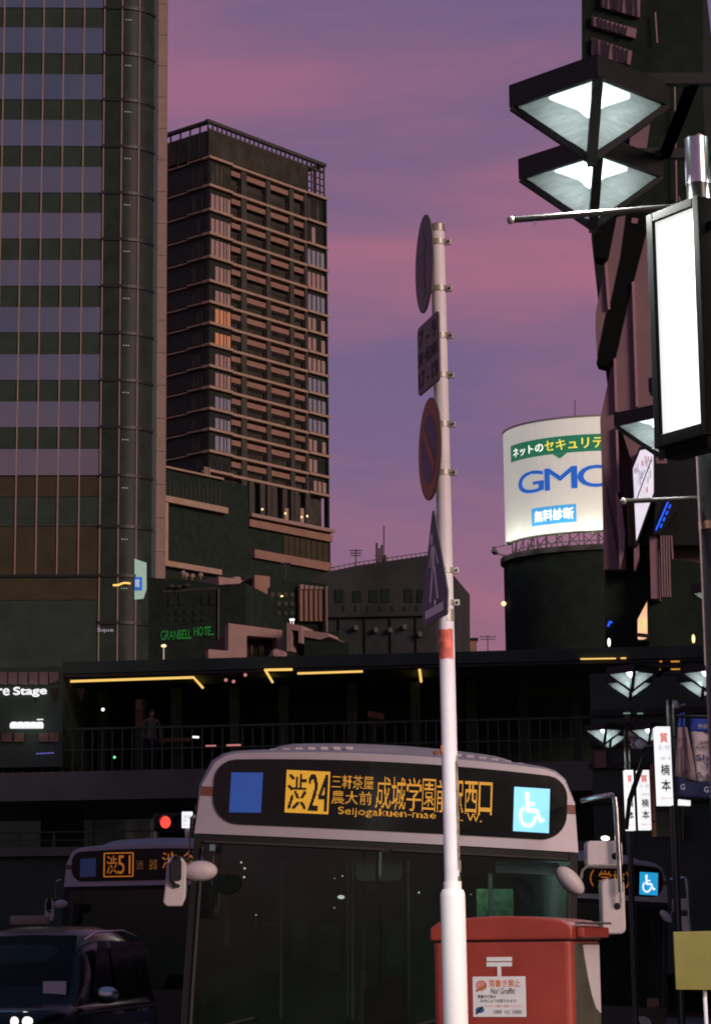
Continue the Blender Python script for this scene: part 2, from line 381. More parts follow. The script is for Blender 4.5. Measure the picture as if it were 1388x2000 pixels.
def write(mb, body, O, AX, AY, bold=0.0, fn=None, shear=0.0, spacing=1.0):
    """letters stretched to fill the parallelogram O, O+AX, O+AY"""
    v, f, asp = glyphs(body, 0, shear, spacing); O = Vector(O); AX = Vector(AX); AY = Vector(AY)
    n = AX.cross(AY); l = AY.length; n = n.normalized() * l * .002 if n.length else n
    bx, by = bold * 1.1 / max(asp, .2), bold * 1.1
    for k, (dx, dy) in enumerate([(0, 0)] if not bold else [(-bx, 0), (bx, 0), (0, by), (0, -by), (-bx * .7, by * .7), (bx * .7, -by * .7)]):
        mb.add([fn(a + dx, b + dy) if fn else O + AX * (a + dx) + AY * (b + dy) + n * k for a, b in v], f)
def led(mb, body, O, AX, AY, nx, ny, bold=0.0, fill=.82, invert=False):
    """letters as a matrix of small square lamps"""
    v, f, _ = glyphs(body, 0); g = [[False] * nx for _ in range(ny)]
    for q in f:
        for k in range(1, len(q) - 1):
            a, b, c = v[q[0]], v[q[k]], v[q[k + 1]]
            ax, ay, bx, by, cx, cy = a[0] * nx, a[1] * ny, b[0] * nx, b[1] * ny, c[0] * nx, c[1] * ny
            den = (by - cy) * (ax - cx) + (cx - bx) * (ay - cy)
            if abs(den) < 1e-9: continue
            for i in range(max(0, int(min(ax, bx, cx))), min(nx, int(max(ax, bx, cx)) + 1)):
                for j in range(max(0, int(min(ay, by, cy))), min(ny, int(max(ay, by, cy)) + 1)):
                    x, y = i + .5, j + .5
                    u = ((by - cy) * (x - cx) + (cx - bx) * (y - cy)) / den; w = ((cy - ay) * (x - cx) + (ax - cx) * (y - cy)) / den
                    if u >= 0 and w >= 0 and u + w <= 1: g[j][i] = True
    if bold > .02: g = [[row[i] or (i > 0 and row[i - 1]) for i in range(nx)] for row in g]
    O = Vector(O); AX = Vector(AX) / nx; AY = Vector(AY) / ny; e = (1 - fill) / 2
    for j in range(ny):
        for i in range(nx):
            if g[j][i] != invert:
                p = O + AX * (i + e) + AY * (j + e); mb.quad(p, p + AX * fill, p + AX * fill + AY * fill, p + AY * fill)
def rrect(w, h, r, n=5, cx=0, cy=0):
    o = []
    for (sx, sy, a0) in ((1, 1, 0), (-1, 1, 90), (-1, -1, 180), (1, -1, 270)):
        for k in range(n + 1):
            a = R(a0 + 90 * k / n); o.append((cx + sx * (w / 2 - r) + r * math.cos(a), cy + sy * (h / 2 - r) + r * math.sin(a)))
    return o
def wheelchair(mb, fn, s=1.0):
    """access symbol in a unit square; fn maps (x, y) to space"""
    def seg(a, b, w):
        ax, ay = a; bx, by = b; dx, dy = bx - ax, by - ay; l = math.hypot(dx, dy); px, py = -dy / l * w / 2, dx / l * w / 2
        mb.quad(fn(ax + px, ay + py), fn(ax - px, ay - py), fn(bx - px, by - py), fn(bx + px, by + py))
    c = [(.36 + .075 * math.cos(t * math.pi / 8), .87 + .075 * math.sin(t * math.pi / 8)) for t in range(16)]
    mb.quad(*[fn(*q) for q in c])
    seg((.36, .80), (.38, .48), .105); seg((.38, .66), (.60, .66), .065); seg((.36, .50), (.68, .50), .09); seg((.66, .52), (.80, .25), .085); seg((.77, .25), (.91, .29), .07)
    for k in range(20):
        a0 = R(125 + 235 * k / 20); a1 = R(125 + 235 * (k + 1) / 20); ro, ri = .275, .195; cx, cy = .40, .36
        mb.quad(fn(cx + ri * math.cos(a0), cy + ri * math.sin(a0)), fn(cx + ro * math.cos(a0), cy + ro * math.sin(a0)), fn(cx + ro * math.cos(a1), cy + ro * math.sin(a1)), fn(cx + ri * math.cos(a1), cy + ri * math.sin(a1)))

# ================================================================== GROUND
mb = MB(); mb.quad((-900, -200, 0), (900, -200, 0), (900, 2500, 0), (-900, 2500, 0)); struct(mb.build('ground', 'asphalt'))
side = [(-1.9, -6), (-.6, 6), (.05, 10.2), (.62, 11.6), (1.9, 14), (2.3, 20), (3.0, 28), (4.9, 31), (6.5, 60), (40, 60), (40, -6)]
mb = MB(); mb.prism([(x, y, .15) for x, y in side], (0, 0, -.146)); struct(mb.build('pavement', 'paving'))
mb = MB()
for a, b in zip(side[:8], side[1:9]):
    mb.bar((a[0] - .08, a[1], .08), (b[0] - .08, b[1], .08), .14, .17)
struct(mb.build('kerb', 'kerbstone', bevel=.015))
mb = MB()
for k in range(9): mb.quad((-4.2, 12 + k * 7, .004), (-4.05, 12 + k * 7, .004), (-4.35, 16 + k * 7, .004), (-4.5, 16 + k * 7, .004))
struct(mb.build('road_markings', 'white'))

# ================================================================== LEFT GLASS TOWER
def glass_tower():
    Y = 200
    fa = Fac(P(0, 1000, Y), (math.cos(R(2.5)), math.sin(R(2.5))))
    root = thing('glass_tower', 'tall glass office tower with blue window bands and a rounded corner at the left edge', 'building', fa.pt(fa.s(150), 0))
    X = lambda px: fa.s(px, 650)
    zt = fa.z(150, -320); sl_ = X(-260); sr = X(233); r = X(303) - X(233)
    mb = MB(); fa.box(mb, sl_, sr, 0, zt, -22, -.25); mb.build('wall', 'darkgreen', root)
    # window bands and what lies between them
    blue = [(-38, 15), (54, 104), (145, 194), (234.5, 285), (326, 376), (416, 466), (508, 558), (600, 649), (692, 742), (784, 834), (877, 928)]
    blue = [(-310, -262), (-220, -170), (-128, -78)] + blue
    for a, b in blue:
        mb = MB(); fa.box(mb, sl_, X(195.5), fa.z(120, b), fa.z(120, a), -.2, 0); mb.build('window', 'mirrorglass', root)
    for a, b in zip([q[1] for q in blue], [q[0] for q in blue[1:]]):
        mb = MB(); fa.box(mb, sl_, X(195.5), fa.z(120, b - .6), fa.z(120, a + .6), -.2, -.08); mb.build('spandrel', 'darkgreen', root)
    for a, b, m_ in ((930, 970, 'olive'), (970, 1028, 'darkgreen'), (1028, 1122, 'olive'), (1126, 1172, 'olive'), (1172, 1400, 'darkgreen')):
        mb = MB(); fa.box(mb, sl_, X(195.5), fa.z(120, b - .5), fa.z(120, a + .5), -.2, -.06); mb.build('podium_panel', m_, root)
    mb = MB(); fa.box(mb, sl_, sr, fa.z(120, 1127), fa.z(120, 1122.5), -.15, .12)
    mb.build('ledge', 'black', root)
    # plain glazing bay between the last band and the corner
    mb = MB(); fa.box(mb, X(195.6), sr - .02, 0, zt, -.2, -.03); mb.build('glazing', 'cornerglass', root)
    # rounded corner
    mb = MB(); n = 14; ring = [(sr + r * math.sin(math.pi / 2 * i / n), -r + r * math.cos(math.pi / 2 * i / n)) for i in range(n + 1)]
    ring += [(sr + r, -16), (sr, -16)]
    mb.prism([fa.pt(a, 0, t - .06) for a, t in ring], (0, 0, zt)); mb.build('corner', 'cornerglass', root, smooth=True)
    fl = [15 + 90.6 * (k - 4) for k in range(5)] + [104, 194.5, 285.5, 376, 466.5, 558.5, 650, 742, 834, 928, 1028, 1124, 1216]
    for i, y in enumerate(fl):
        z = fa.z(210, y); mb = MB()
        rr = [(X(196), 0)] + ring[:n + 1]
        for (a, t), (a2, t2) in zip(rr, rr[1:]):
            mb.bar(fa.pt(a, z, t + .02), fa.pt(a2, z, t2 + .02), .16, .28)
        mb.build('floor_edge', 'black', root)
        if 3 < i < 17:
            mb = MB()
            for px in (242, 247, 251.5):
                mb.ball(fa.pt(X(px), z - 1.15, fa_ring(sr, r, X(px)) + .0), .05, 6)
            mb.build('ceiling_light', 'dimspark', root)
    # thin vertical mullions
    for px, y1 in ((-42, 1122), (-2, 1122), (37, 1122), (77, 1122), (117.5, 1122), (158.5, 1122), (199, 1300), (234.5, 1300), (268.5, 1300)):
        t = fa_ring(sr, r, X(px)); mb = MB(); fa.box(mb, X(px) - .055, X(px) + .055, fa.z(px, y1), zt, t - .1, t + .06); mb.build('mullion', 'stone', root)
    t = fa_ring(sr, r, X(294)); mb = MB(); fa.box(mb, X(294), X(304), 0, zt, t - 2.5, t - .3); mb.build('edge_glazing', 'bluestrip', root)
    # stone pier past the corner, in slabs with fine joints
    mb = MB(); a, b = X(303.2), X(320.3); hs = (zt) / 34
    for k in range(34): fa.box(mb, a, b, k * hs, (k + 1) * hs - .05, -r - 2.6, -r + .2)
    mb.build('stone_pier', 'stone', root)
    mb = MB(); fa.box(mb, a + .06, b - .06, 0, zt, -r - 2.5, -r + .14); mb.build('pier_core', 'darkwall', root)
    # a lit sign's reflection built as glowing panels on the corner glass; a light strip
    mb = MB(); t = fa_ring(sr, r, X(266)) + .03
    fa.poly(mb, [fa.uv(*q) for q in ((262.5, 1090), (286, 1098), (286, 1150), (280, 1168), (262.5, 1170))], t - .1, t); g = mb.build('reflected_panel', 'greenglow', root)
    mb = MB(); fa.pxbox(mb, 263, 1126, 277.5, 1152, t + .02, t + .06); mb.build('reflected_plate', 'bbblue', g)
    mb = MB(); s0, z1 = fa.uv(264, 1130); s1, z0 = fa.uv(272.5, 1146); write(mb, '館', fa.pt(s0, z0, t + .09), fa.d * (s1 - s0), Vector((0, 0, z1 - z0))); mb.build('sign_lettering', 'greentext', g)
    mb = MB(); pts = [fa.pt(X(x), fa.z(x, y), .12) for x, y in ((225.5, 1143.5), (236, 1143), (244, 1139.5), (250, 1139), (259, 1140))]; mb.tube(pts, .09, 6); mb.build('light_strip', 'strip', root)
    mb = MB(); s0, z1 = fa.uv(191, 1227); s1, z0 = fa.uv(222, 1236); write(mb, 'Sque', fa.pt(s0, z0, .1), fa.d * (s1 - s0), Vector((0, 0, z1 - z0)), bold=.01); mb.build('sign_lettering', 'screengrey', root)
def fa_ring(sr, r, s):
    if s <= sr: return 0
    q = min(1, (s - sr) / r); return -r + r * math.sqrt(max(0, 1 - q * q))
glass_tower()

# ================================================================== APARTMENT TOWER
def apartment_tower():
    C0 = P(408, 600, 320)
    fr = Fac(C0, (.643, .766)); fl = Fac(C0, (.766, -.643))
    root = thing('apartment_tower', 'tall dark apartment tower with pale floor edges and an open rail around its roof', 'building', (C0.x, C0.y, 0))
    sx = lambda px: fr.s(px, 600)
    y = [307, 362, 409.5, 455.7, 501.3, 548.7, 589.5, 631, 672.7, 714.7, 756.3, 798, 838.3, 881.2, 919.5]
    z = [fr.z(408, q) for q in y]
    sR = sx(636.5); sL = -34; zb = z[-1]
    ztop = fr.z(408, 253)
    # core
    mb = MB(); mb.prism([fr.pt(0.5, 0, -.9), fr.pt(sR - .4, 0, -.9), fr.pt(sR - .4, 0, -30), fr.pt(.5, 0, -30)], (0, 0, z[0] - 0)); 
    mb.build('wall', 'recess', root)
    # floor edges, right face and left face (the left one has a step in it)
    for k, h in enumerate(z):
        mb = MB(); fr.box(mb, -.25, sx(452), h - .17, h + .2, -1.2, .42); fr.box(mb, sx(452), sx(599), h - .22, h + .15, -1.2, .25); fr.box(mb, sx(599), sR + .3, h - .17, h + .2, -1.2, .42)
        if k < 14:
            fl.box(mb, fl.s(367, 600), -.3, h - .06, h + .14, -1.2, .16); fl.box(mb, sL, fl.s(367, 600), h - .2, h + .0, -1.2, .05)
        mb.build('floor_slab', 'trim', root)
    cw = [411.5, 420, 429, 437.5, 443, 451]; cw2 = [600.5, 609, 618, 626, 635.5]
    for k in range(14):
        z1 = z[k] - .36; z0 = z[k + 1] + .3
        # corner rooms with curtains
        mk = ['recess', 'pinkcurtain', 'pinkcurtain', 'pinkcurtain', 'pinkcurtain', 'pinkcurtain', 'warmcurtain', 'warmcurtain', 'pinkcurtain', 'pinkcurtain', 'bluecurtain', 'bluecurtain', 'bluecurtain', 'aptglass'][k]
        mb = MB(); fr.box(mb, sx(409.5), sx(452), z0, z1, -.9, -.1); w = mb.build('window', 'aptglass', root)
        mb = MB()
        for i, (a, b) in enumerate(zip(cw, cw[1:])):
            if i == 0 and k > 3: continue
            fr.box(mb, sx(a) + .12, sx(b) - .1, z0 + .1, z1 - (.75 if k % 3 else .35), -.08, -.02)
        mb.build('curtain', mk, w)
        mk = ['recess', 'pinkcurtain', 'bluecurtain', 'pinkcurtain', 'bluecurtain', 'pinkcurtain', 'pinkcurtain', 'pinkcurtain', 'bluecurtain', 'bluecurtain', 'bluecurtain', 'pinkcurtain', 'pinkcurtain', 'pinkcurtain'][k]
        mb = MB(); fr.box(mb, sx(599.5), sR - .1, z0, z1, -.9, -.1); w = mb.build('window', 'aptglass', root)
        mb = MB()
        for i, (a, b) in enumerate(zip(cw2, cw2[1:])):
            if random.random() < .18: continue
            fr.box(mb, sx(a) + .15, sx(b) - .15, z0 + .1, z1 - .5, -.08, -.02)
        mb.build('curtain', mk, w)
        # left face corner glass
        mb = MB(); fl.box(mb, sL, -.2, z0, z1, -.9, -.3); w = mb.build('window', 'aptglass', root)
        mb = MB()
        for i in range(4):
            if random.random() < .7: fl.box(mb, fl.s(370 + 9 * i, 600) + .2, fl.s(378.5 + 9 * i, 600), z0 + .2, z1 - .6, -.29, -.24)
        if mb.v: mb.build('curtain', 'column', w)
        # balconies: beam above, dark glass and rail behind
        for a, b in ((452.5, 470.5), (481.5, 519.5), (528.5, 564.5), (574, 594.5)):
            mb = MB(); fr.box(mb, sx(a), sx(b), z1 - 1.15, z1 - .38, -.5, -.05); mb.build('balcony_beam', 'brown', root)
        mb = MB()
        for a, b in ((452.5, 470.5), (481.5, 519.5), (528.5, 564.5), (574, 594.5)):
            n = int((b - a) / 4.2)
            for i in range(n + 1):
                s = sx(a + (b - a) * i / n); fr.box(mb, s - .04, s + .04, z0, z0 + 1.15, -.35, -.28)
            fr.box(mb, sx(a), sx(b), z0 + 1.15, z0 + 1.22, -.36, -.27)
        mb.build('balcony_rail', 'column', root)
        if k in (2, 5, 9, 12):
            mb = MB(); a = random.choice((485, 532, 505, 548)); fr.box(mb, sx(a), sx(a + 12), z0 + .3, z1 - 1.3, -.88, -.82); mb.build('balcony_door', 'olive', root)
    # dark piers running the height
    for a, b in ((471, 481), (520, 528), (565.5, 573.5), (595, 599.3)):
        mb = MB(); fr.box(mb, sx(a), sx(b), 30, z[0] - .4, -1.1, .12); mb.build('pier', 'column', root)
    mb = MB(); fr.box(mb, sR - .3, sR + .05, fr.z(636, 1040), z[0], -.5, .3); mb.build('corner_post', 'darktown', root)
    # roof screen of louvres with an open rail
    scr = MB(); ncol = 44
    for i in range(26):
        h = z[0] + .5 + (ztop - z[0] - .5) * i / 26
        fr.box(scr, 0, sx(600), h, h + (ztop - z[0]) / 26 * .74, -.25, -.05)
        fl.box(scr, sL, -.1, h, h + (ztop - z[0]) / 26 * .8, -.25, -.05)
    for i in range(ncol + 1):
        s = sx(600) * i / ncol; fr.box(scr, s - .07, s + .07, z[0], ztop, -.1, 0)
    for i in range(16): s = sL * i / 16; fl.box(scr, s - .1, s + .1, z[0], ztop, -.1, 0)
    scr.build('roof_screen', 'recess', root)
    mb = MB(); mb.prism([fr.pt(1, z[0] + .3, -1.6), fr.pt(sx(597), z[0] + .3, -1.6), fr.pt(sx(597), z[0] + .3, -29), fr.pt(1, z[0] + .3, -29)], (0, 0, ztop - z[0] - 1.5)); mb.build('plant_room', 'darktown', root)
    zr = fr.z(408, 233); zr0 = zr - .5
    mb = MB()
    fr.box(mb, -.3, sR + .3, zr0, zr, -.5, .1); fl.box(mb, sL, -.3, zr0, zr, -.5, .1)
    fr.box(mb, 0, sR, ztop, ztop + .25, -.3, 0)
    mb.prism([fr.pt(sR - .3, zr0, -.5), fr.pt(sR + .3, zr0, -.5), fr.pt(sR + .3, zr0, -30), fr.pt(sR - .3, zr0, -30)], (0, 0, .5))
    for i in range(27):
        s = sR * i / 26; fr.box(mb, s - .09, s + .09, ztop, zr0, -.3, -.1)
    for i in range(1, 18): s = sL * i / 17; fl.box(mb, s - .09, s + .09, ztop, zr0, -.3, -.1)
    for i in range(5):
        s = sx(604) + (sR - sx(604)) * i / 4; fr.box(mb, s - .1, s + .1, z[0], zr0, -.3, -.1)
    for i in range(4):
        h = z[0] + (zr0 - z[0]) * (i + 1) / 5; fr.box(mb, sx(600), sR, h - .08, h + .08, -.3, -.15)
    for i in range(6): mb.prism([fr.pt(sR - .2, z[0], -2 - 4 * i), fr.pt(sR, z[0], -2 - 4 * i), fr.pt(sR, z[0], -2.2 - 4 * i), fr.pt(sR - .2, z[0], -2.2 - 4 * i)], (0, 0, zr0 - z[0]))
    mb.build('roof_rail', 'column', root)
    # open loggia floor below the flats
    zl0 = fr.z(560, 1022); 
    for px in (484, 505, 528, 548, 571, 592):
        mb = MB(); fr.box(mb, sx(px), sx(px) + 1.0, zl0 - 6, zb - .3, .0, .25); mb.build('loggia_column', 'column', root)
    for px, py in ((508, 995), (552, 1003), (583, 1010), (594, 1008)):
        mb = MB(); mb.ball(fr.pt(sx(px), fr.z(px, py), .3), .17, 8); mb.build('loggia_lamp', 'warmspark', root)
    for px in (551, 581): 
        mb = MB(); fr.box(mb, sx(px), sx(px) + .8, fr.z(px, 1020), fr.z(px, 992), .26, .32); mb.build('loggia_door', 'trim', root)
    # podium, nearer than the shaft
    fp = Fac(P(484, 1000, 300), (.643, .766)); 
    def band(x0, y0, x1, y1, h0, h1, m_, t1, nm='podium_band'):
        a, za = fp.uv(x0, y0); b, zb_ = fp.uv(x1, y1); zz = (za + zb_) / 2; hh = (h0 + h1) / 2 * 300 / F
        mb = MB(); fp.box(mb, a, b, za - hh, za, -14, t1); mb.build(nm, m_, root)
    mb = MB(); fp.box(mb, fp.s(484.5), fp.s(645), 0, fp.z(484.5, 1008), -14, -.3); mb.build('podium', 'darktown', root)
    band(484.7, 1003, 647, 1038, 7.5, 6.5, 'stone', .7)
    band(485.2, 1014, 646.5, 1047, 16, 13, 'brown', .25)
    band(495, 1073, 645.5, 1103, 19, 15, 'brown', .25)
    for i in range(8):
        a = fp.s(555 + 11 * i, 1075); b = fp.s(564.6 + 11 * i, 1075); mb = MB(); fp.box(mb, a, b, fp.z(495, 1072.5), fp.z(485, 1031.5), -.6, -.12); mb.build('window', 'olive', root)
    # terrace wing hiding the foot of the left face
    fw = Fac(P(319, 1000, 285), (.643, .766)); root2 = thing('podium_wing', 'dark podium block with beige frame bands between the glass tower and the apartments', 'building', fw.pt(10, 0))
    mb = MB(); fw.box(mb, fw.s(290), fw.s(484), 0, fw.z(319, 914), -20, 0); mb.build('wall', 'darktown', root2)
    a = fw.s(436)
    mb = MB(); fw.box(mb, fw.s(290), fw.s(432), fw.z(319, 914.2), fw.z(319, 910.5), -.6, .5); mb.build('parapet', 'trim', root2)
    mb = MB(); fw.box(mb, fw.s(290), a, fw.z(319, 982), fw.z(319, 970), -.5, .9); mb.build('frame_band', 'trim', root2)
    mb = MB(); fw.box(mb, fw.s(290), fw.s(322.8), fw.z(319, 1096), fw.z(319, 982.3), -.5, .7); mb.build('frame_post', 'trim', root2)
    mb = MB(); fw.box(mb, fw.s(290), fw.s(424), fw.z(319, 1107), fw.z(319, 1096.5), -.5, .9); mb.build('frame_band', 'trim', root2)
    mb = MB()
    for i in range(14): s = fw.s(325 + i * 8); fw.box(mb, s - .06, s + .06, fw.z(319, 968), fw.z(319, 925 + random.random() * 22), .02, .08)
    mb.build('wall_ribs', 'column', root2)
    mb = MB()
    for px in (402, 405, 408, 411.5): s = fw.s(px, 915); fw.box(mb, s - .07, s + .07, fw.z(319, 911), fw.z(319, 893), -.3, -.15)
    mb.build('terrace_rail', 'trim', root2)
apartment_tower()

# ================================================================== LOW BUILDINGS IN FRONT OF THE TOWERS
def low_town():
    # hotel with green dot letters
    Y = 150; d = (math.cos(R(14)), -math.sin(R(14))); fa = Fac(P(316, 1250, Y), d)
    root = hotel = thing('hotel_building', 'dark hotel block with green dot-matrix letters along its face', 'building', fa.pt(5, 0))
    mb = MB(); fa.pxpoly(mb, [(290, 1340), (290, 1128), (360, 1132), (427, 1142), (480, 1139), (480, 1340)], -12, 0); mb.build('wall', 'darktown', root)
    mb = MB(); fa.pxbox(mb, 318, 1151, 424, 1152.5, 0, .05); mb.build('ledge', 'recess', root)
    mb = MB(); fa.pxbox(mb, 427, 1150, 428, 1270, 0, .12); mb.build('drain_pipe', 'zinc2', root)
    for x in (330, 350, 395, 410):
        mb = MB(); fa.pxbox(mb, x, 1160, x + 11, 1182, -.1, .06); mb.build('window', 'aptglass', root)
    for txt, x0, y0, x1, y1, n in (('GRANBELL', 316.5, 1230, 376, 1251, 44), ('HOTEL', 381, 1224, 420, 1243, 26)):
        s0, z0 = fa.uv(x0, y1); s1, z1 = fa.uv(x1, y0); mb = MB()
        led(mb, txt, fa.pt(s0, z0, .22), fa.d * (s1 - s0), Vector((0, 0, z1 - z0)), n, 11, fill=.7); mb.build('led_lettering', 'greenled', root)
    # dark terrace roofs and a pale shed above the hotel
    fb = Fac(P(430, 1150, 165), (.766, .643))
    root = thing('roof_shed', 'pale pink rooftop shed with a flat wall above the green letters', 'building', fb.pt(0, 0))
    mb = MB(); fb.pxpoly(mb, [(427, 1126), (455, 1130), (460, 1126), (470, 1127), (471, 1133), (491, 1139), (491, 1142), (428, 1151)], -6, 0); mb.build('wall', 'concrete', root)
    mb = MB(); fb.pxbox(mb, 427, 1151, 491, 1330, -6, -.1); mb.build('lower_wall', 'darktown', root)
    # beige pier building with white fins
    fc = Fac(P(540, 1180, 155), (.94, .34))
    root = fin = thing('finned_building', 'dark building with a broad beige pier and pale upright fins', 'building', fc.pt(0, 0))
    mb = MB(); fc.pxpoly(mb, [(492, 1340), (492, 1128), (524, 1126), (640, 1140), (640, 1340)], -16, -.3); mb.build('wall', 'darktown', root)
    mb = MB(); fc.pxpoly(mb, [(495, 1124), (524.5, 1127), (524.5, 1148), (520, 1150), (520, 1222), (495, 1218)], -3, .3); mb.build('pier', 'brown', root)
    for x in (583.5, 593, 602.5, 612, 621):
        mb = MB(); fc.pxbox(mb, x, 1143 + (x - 583) * .12, x + 6.6, 1214, -.3, .2); f = mb.build('fin', 'brown', root)
        mb = MB(); fc.pxbox(mb, x - .3, 1142.5 + (x - 583) * .12, x + 6.9, 1152, .2, .32); mb.build('fin_head', 'stone', f)
    mb = MB(); fc.pxbox(mb, 631.5, 1147, 635.5, 1240, -.6, .5); mb.build('corner_pier', 'stone', root)
    mb = MB(); fc.pxbox(mb, 547, 1164, 550, 1166.5, .1, .3); mb.build('wall_lamp', 'warmspark', root)
    # pink concrete house with a big opening
    fd = Fac(P(480, 1250, 130), (.97, .24))
    root = thing('concrete_house', 'pink concrete house with a wide dark opening above the canopy', 'building', fd.pt(0, 0))
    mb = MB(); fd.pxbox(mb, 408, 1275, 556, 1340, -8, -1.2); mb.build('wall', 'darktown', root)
    mb = MB(); fd.pxpoly(mb, [(407.5, 1268), (446, 1271), (446.5, 1217), (551, 1231), (551, 1282), (541, 1282), (541, 1246), (482, 1241), (482, 1290), (407.5, 1290)], -1.1, 0); mb.build('front_frame', 'concrete', root)
    mb = MB(); fd.pxbox(mb, 446, 1235, 541, 1292, -8, -1.15); mb.build('back_wall', 'recess', root)
    for x in (497, 514, 519): 
        mb = MB(); fd.pxbox(mb, x, 1256, x + 3, 1286, -1.1, -1.0); mb.build('post', 'brown', root)
    fe = Fac(P(575, 1250, 128), (.95, -.30))
    root = thing('gateway_house', 'small pink house with a dark doorway and twin white lamps on its roof', 'building', fe.pt(0, 0))
    mb = MB(); fe.pxpoly(mb, [(560, 1216), (589, 1222), (589, 1256), (583, 1256), (583, 1232), (569.5, 1230), (569.5, 1272), (560, 1272)], -2.0, 0); mb.build('front_frame', 'concrete', root)
    mb = MB(); fe.pxbox(mb, 561, 1228, 640, 1340, -6, -2.1); mb.build('wall', 'darktown', root)
    mb = MB(); fe.pxpoly(mb, [(589.2, 1229), (636, 1235), (640, 1242), (622, 1248), (589.2, 1242)], -3, -.3); mb.build('side_band', 'concrete', root)
    mb = MB(); fe.pxpoly(mb, [(589.2, 1248.5), (676, 1254), (678, 1330), (589.2, 1330)], -3, -.4); mb.build('side_wall', 'darktown', root)
    for x in (563.2, 568.2):
        mb = MB(); mb.ball(fe.pt(fe.s(x, 1208), fe.z(x, 1208.5), -.4), .075, 8); mb.bar(fe.pt(fe.s(x, 1208), fe.z(x, 1209), -.4), fe.pt(fe.s(x, 1208), fe.z(x, 1217), -.4), .03); mb.build('roof_lamp', 'spark', root)
    mb = MB()
    for k in range(16):
        mb.ball(fe.pt(fe.s(540 + 18 * random.random(), 1285), fe.z(550, 1278 + 10 * random.random()), .3 + .5 * random.random()), .28, 6)
    tag(mb.build('bush', 'concrete'), 'small pale bush beside the wide dark opening of the pink house', 'bush')
    # grey block with roof rail and aerials
    fg = Fac(P(700, 1150, 170), (.985, -.17))
    root = grey = thing('grey_block', 'wide dark grey block under the sky behind the sign pole', 'building', fg.pt(0, 0))
    mb = MB(); fg.pxpoly(mb, [(610, 1340), (610, 1132), (641, 1116), (700, 1104), (838, 1084), (852, 1084), (852, 1340)], -20, 0); mb.build('wall', 'greywall', root)
    for x in (655, 690, 722, 745, 790, 815):
        mb = MB(); fg.pxbox(mb, x, 1150 + 8 * random.random(), x + 16, 1176, -.1, .08); mb.build('window', 'darktown', root)
    for x in (662, 712, 762, 812):
        mb = MB(); fg.pxbox(mb, x, 1206, x + 2.2, 1275, -.1, .15); mb.build('wall_joint', 'darktown', root)
    mb = MB(); fg.pxpoly(mb, [(641, 1203), (852, 1199), (852, 1203), (641, 1207)], -.1, .3); mb.build('ledge', 'greywall', root)
    mb = MB(); top = [(641, 1116), (700, 1104), (838, 1084)]
    for (x0, y0), (x1, y1) in zip(top, top[1:]):
        n = int((x1 - x0) / 9)
        for i in range(n):
            x = x0 + (x1 - x0) * i / n; yy = y0 + (y1 - y0) * i / n; mb.bar(fg.pt(fg.s(x, yy), fg.z(x, yy), -.4), fg.pt(fg.s(x, yy), fg.z(x, yy - 8), -.4), .05)
        mb.bar(fg.pt(fg.s(x0, y0), fg.z(x0, y0 - 8), -.4), fg.pt(fg.s(x1, y1), fg.z(x1, y1 - 8), -.4), .05)
    mb.build('roof_rail', 'column', root)
    def aerial(x, y0, y1, f, rungs, lab, w=7):
        r_ = thing('aerial', lab, 'aerial', f.pt(f.s(x, y0), f.z(x, y0), -1), 'rooftop aerials'); mb = MB(); mb.bar(f.pt(f.s(x, y0), f.z(x, y0), -1), f.pt(f.s(x, y1), f.z(x, y1), -1), .09); mb.build('mast', 'column', r_)
        if rungs:
            mb = MB()
            for k in range(rungs):
                yy = y1 + 3 + k * 5; ww = w - k
                mb.bar(f.pt(f.s(x - ww, yy), f.z(x - ww, yy), -1), f.pt(f.s(x + ww, yy), f.z(x + ww, yy), -1), .07)
            mb.build('elements', 'column', r_)
    aerial(690, 1106, 1068, fg, 3, 'branched television aerial at the left end of the grey roof', 12)
    aerial(745, 1098, 1022, fg, 0, 'tallest thin mast on the grey roof')
    fm = fg
    r_ = thing('mobile_mast', 'cluster of upright mobile antennas on the grey roof', 'antenna', fg.pt(fg.s(736, 1098), fg.z(736, 1098), -1)); mb = MB()
    for x, a, b in ((731, 1100, 1056), (736, 1096, 1066), (741, 1094, 1060), (748, 1095, 1080)): mb.bar(fg.pt(fg.s(x, a), fg.z(x, a), -1), fg.pt(fg.s(x, b), fg.z(x, b), -1), .16)
    mb.bar(fg.pt(fg.s(728, 1080), fg.z(728, 1080), -1), fg.pt(fg.s(752, 1086), fg.z(752, 1086), -1), .07); mb.build('antenna', 'column', r_)
    fh = Fac(P(910, 1260, 220), (1, 0))
    root = thing('rooftop_box', 'small dark rooftop box standing alone against the pink sky', 'building', fh.pt(0, 0))
    mb = MB(); fh.pxbox(mb, 894, 1248, 932, 1330, -3, 0); mb.build('wall', 'brown', root); mb = MB(); fh.pxbox(mb, 893, 1246.5, 933, 1250, -3.2, .2); mb.build('roof', 'darktown', root)
    aerial(912.5, 1250, 1186, fh, 0, 'thin mast rising from the lone rooftop box')
    aerial(953, 1275, 1238, fh, 2, 'branched television aerial right of the lone rooftop box', 16)
    fj = Fac(P(556, 1100, 180), (1, 0))
    aerial(557, 1130, 1093, fj, 2, 'dark aerial in front of the brown podium bands', 10)
    # skyline filler block joining them
    fk = Fac(P(760, 1290, 240), (1, 0)); root = thing('far_block', 'low dark block along the foot of the pink sky', 'building', fk.pt(0, 0)); mb = MB(); fk.pxbox(mb, 840, 1277, 1000, 1345, -10, 0); mb.build('wall', 'darktown', root); mb = MB(); fk.pxbox(mb, 838, 1276, 1002, 1279, -10, .3); mb.build('roof', 'column', root)
    # wall clutter on the low buildings
    rn = random.Random(3)
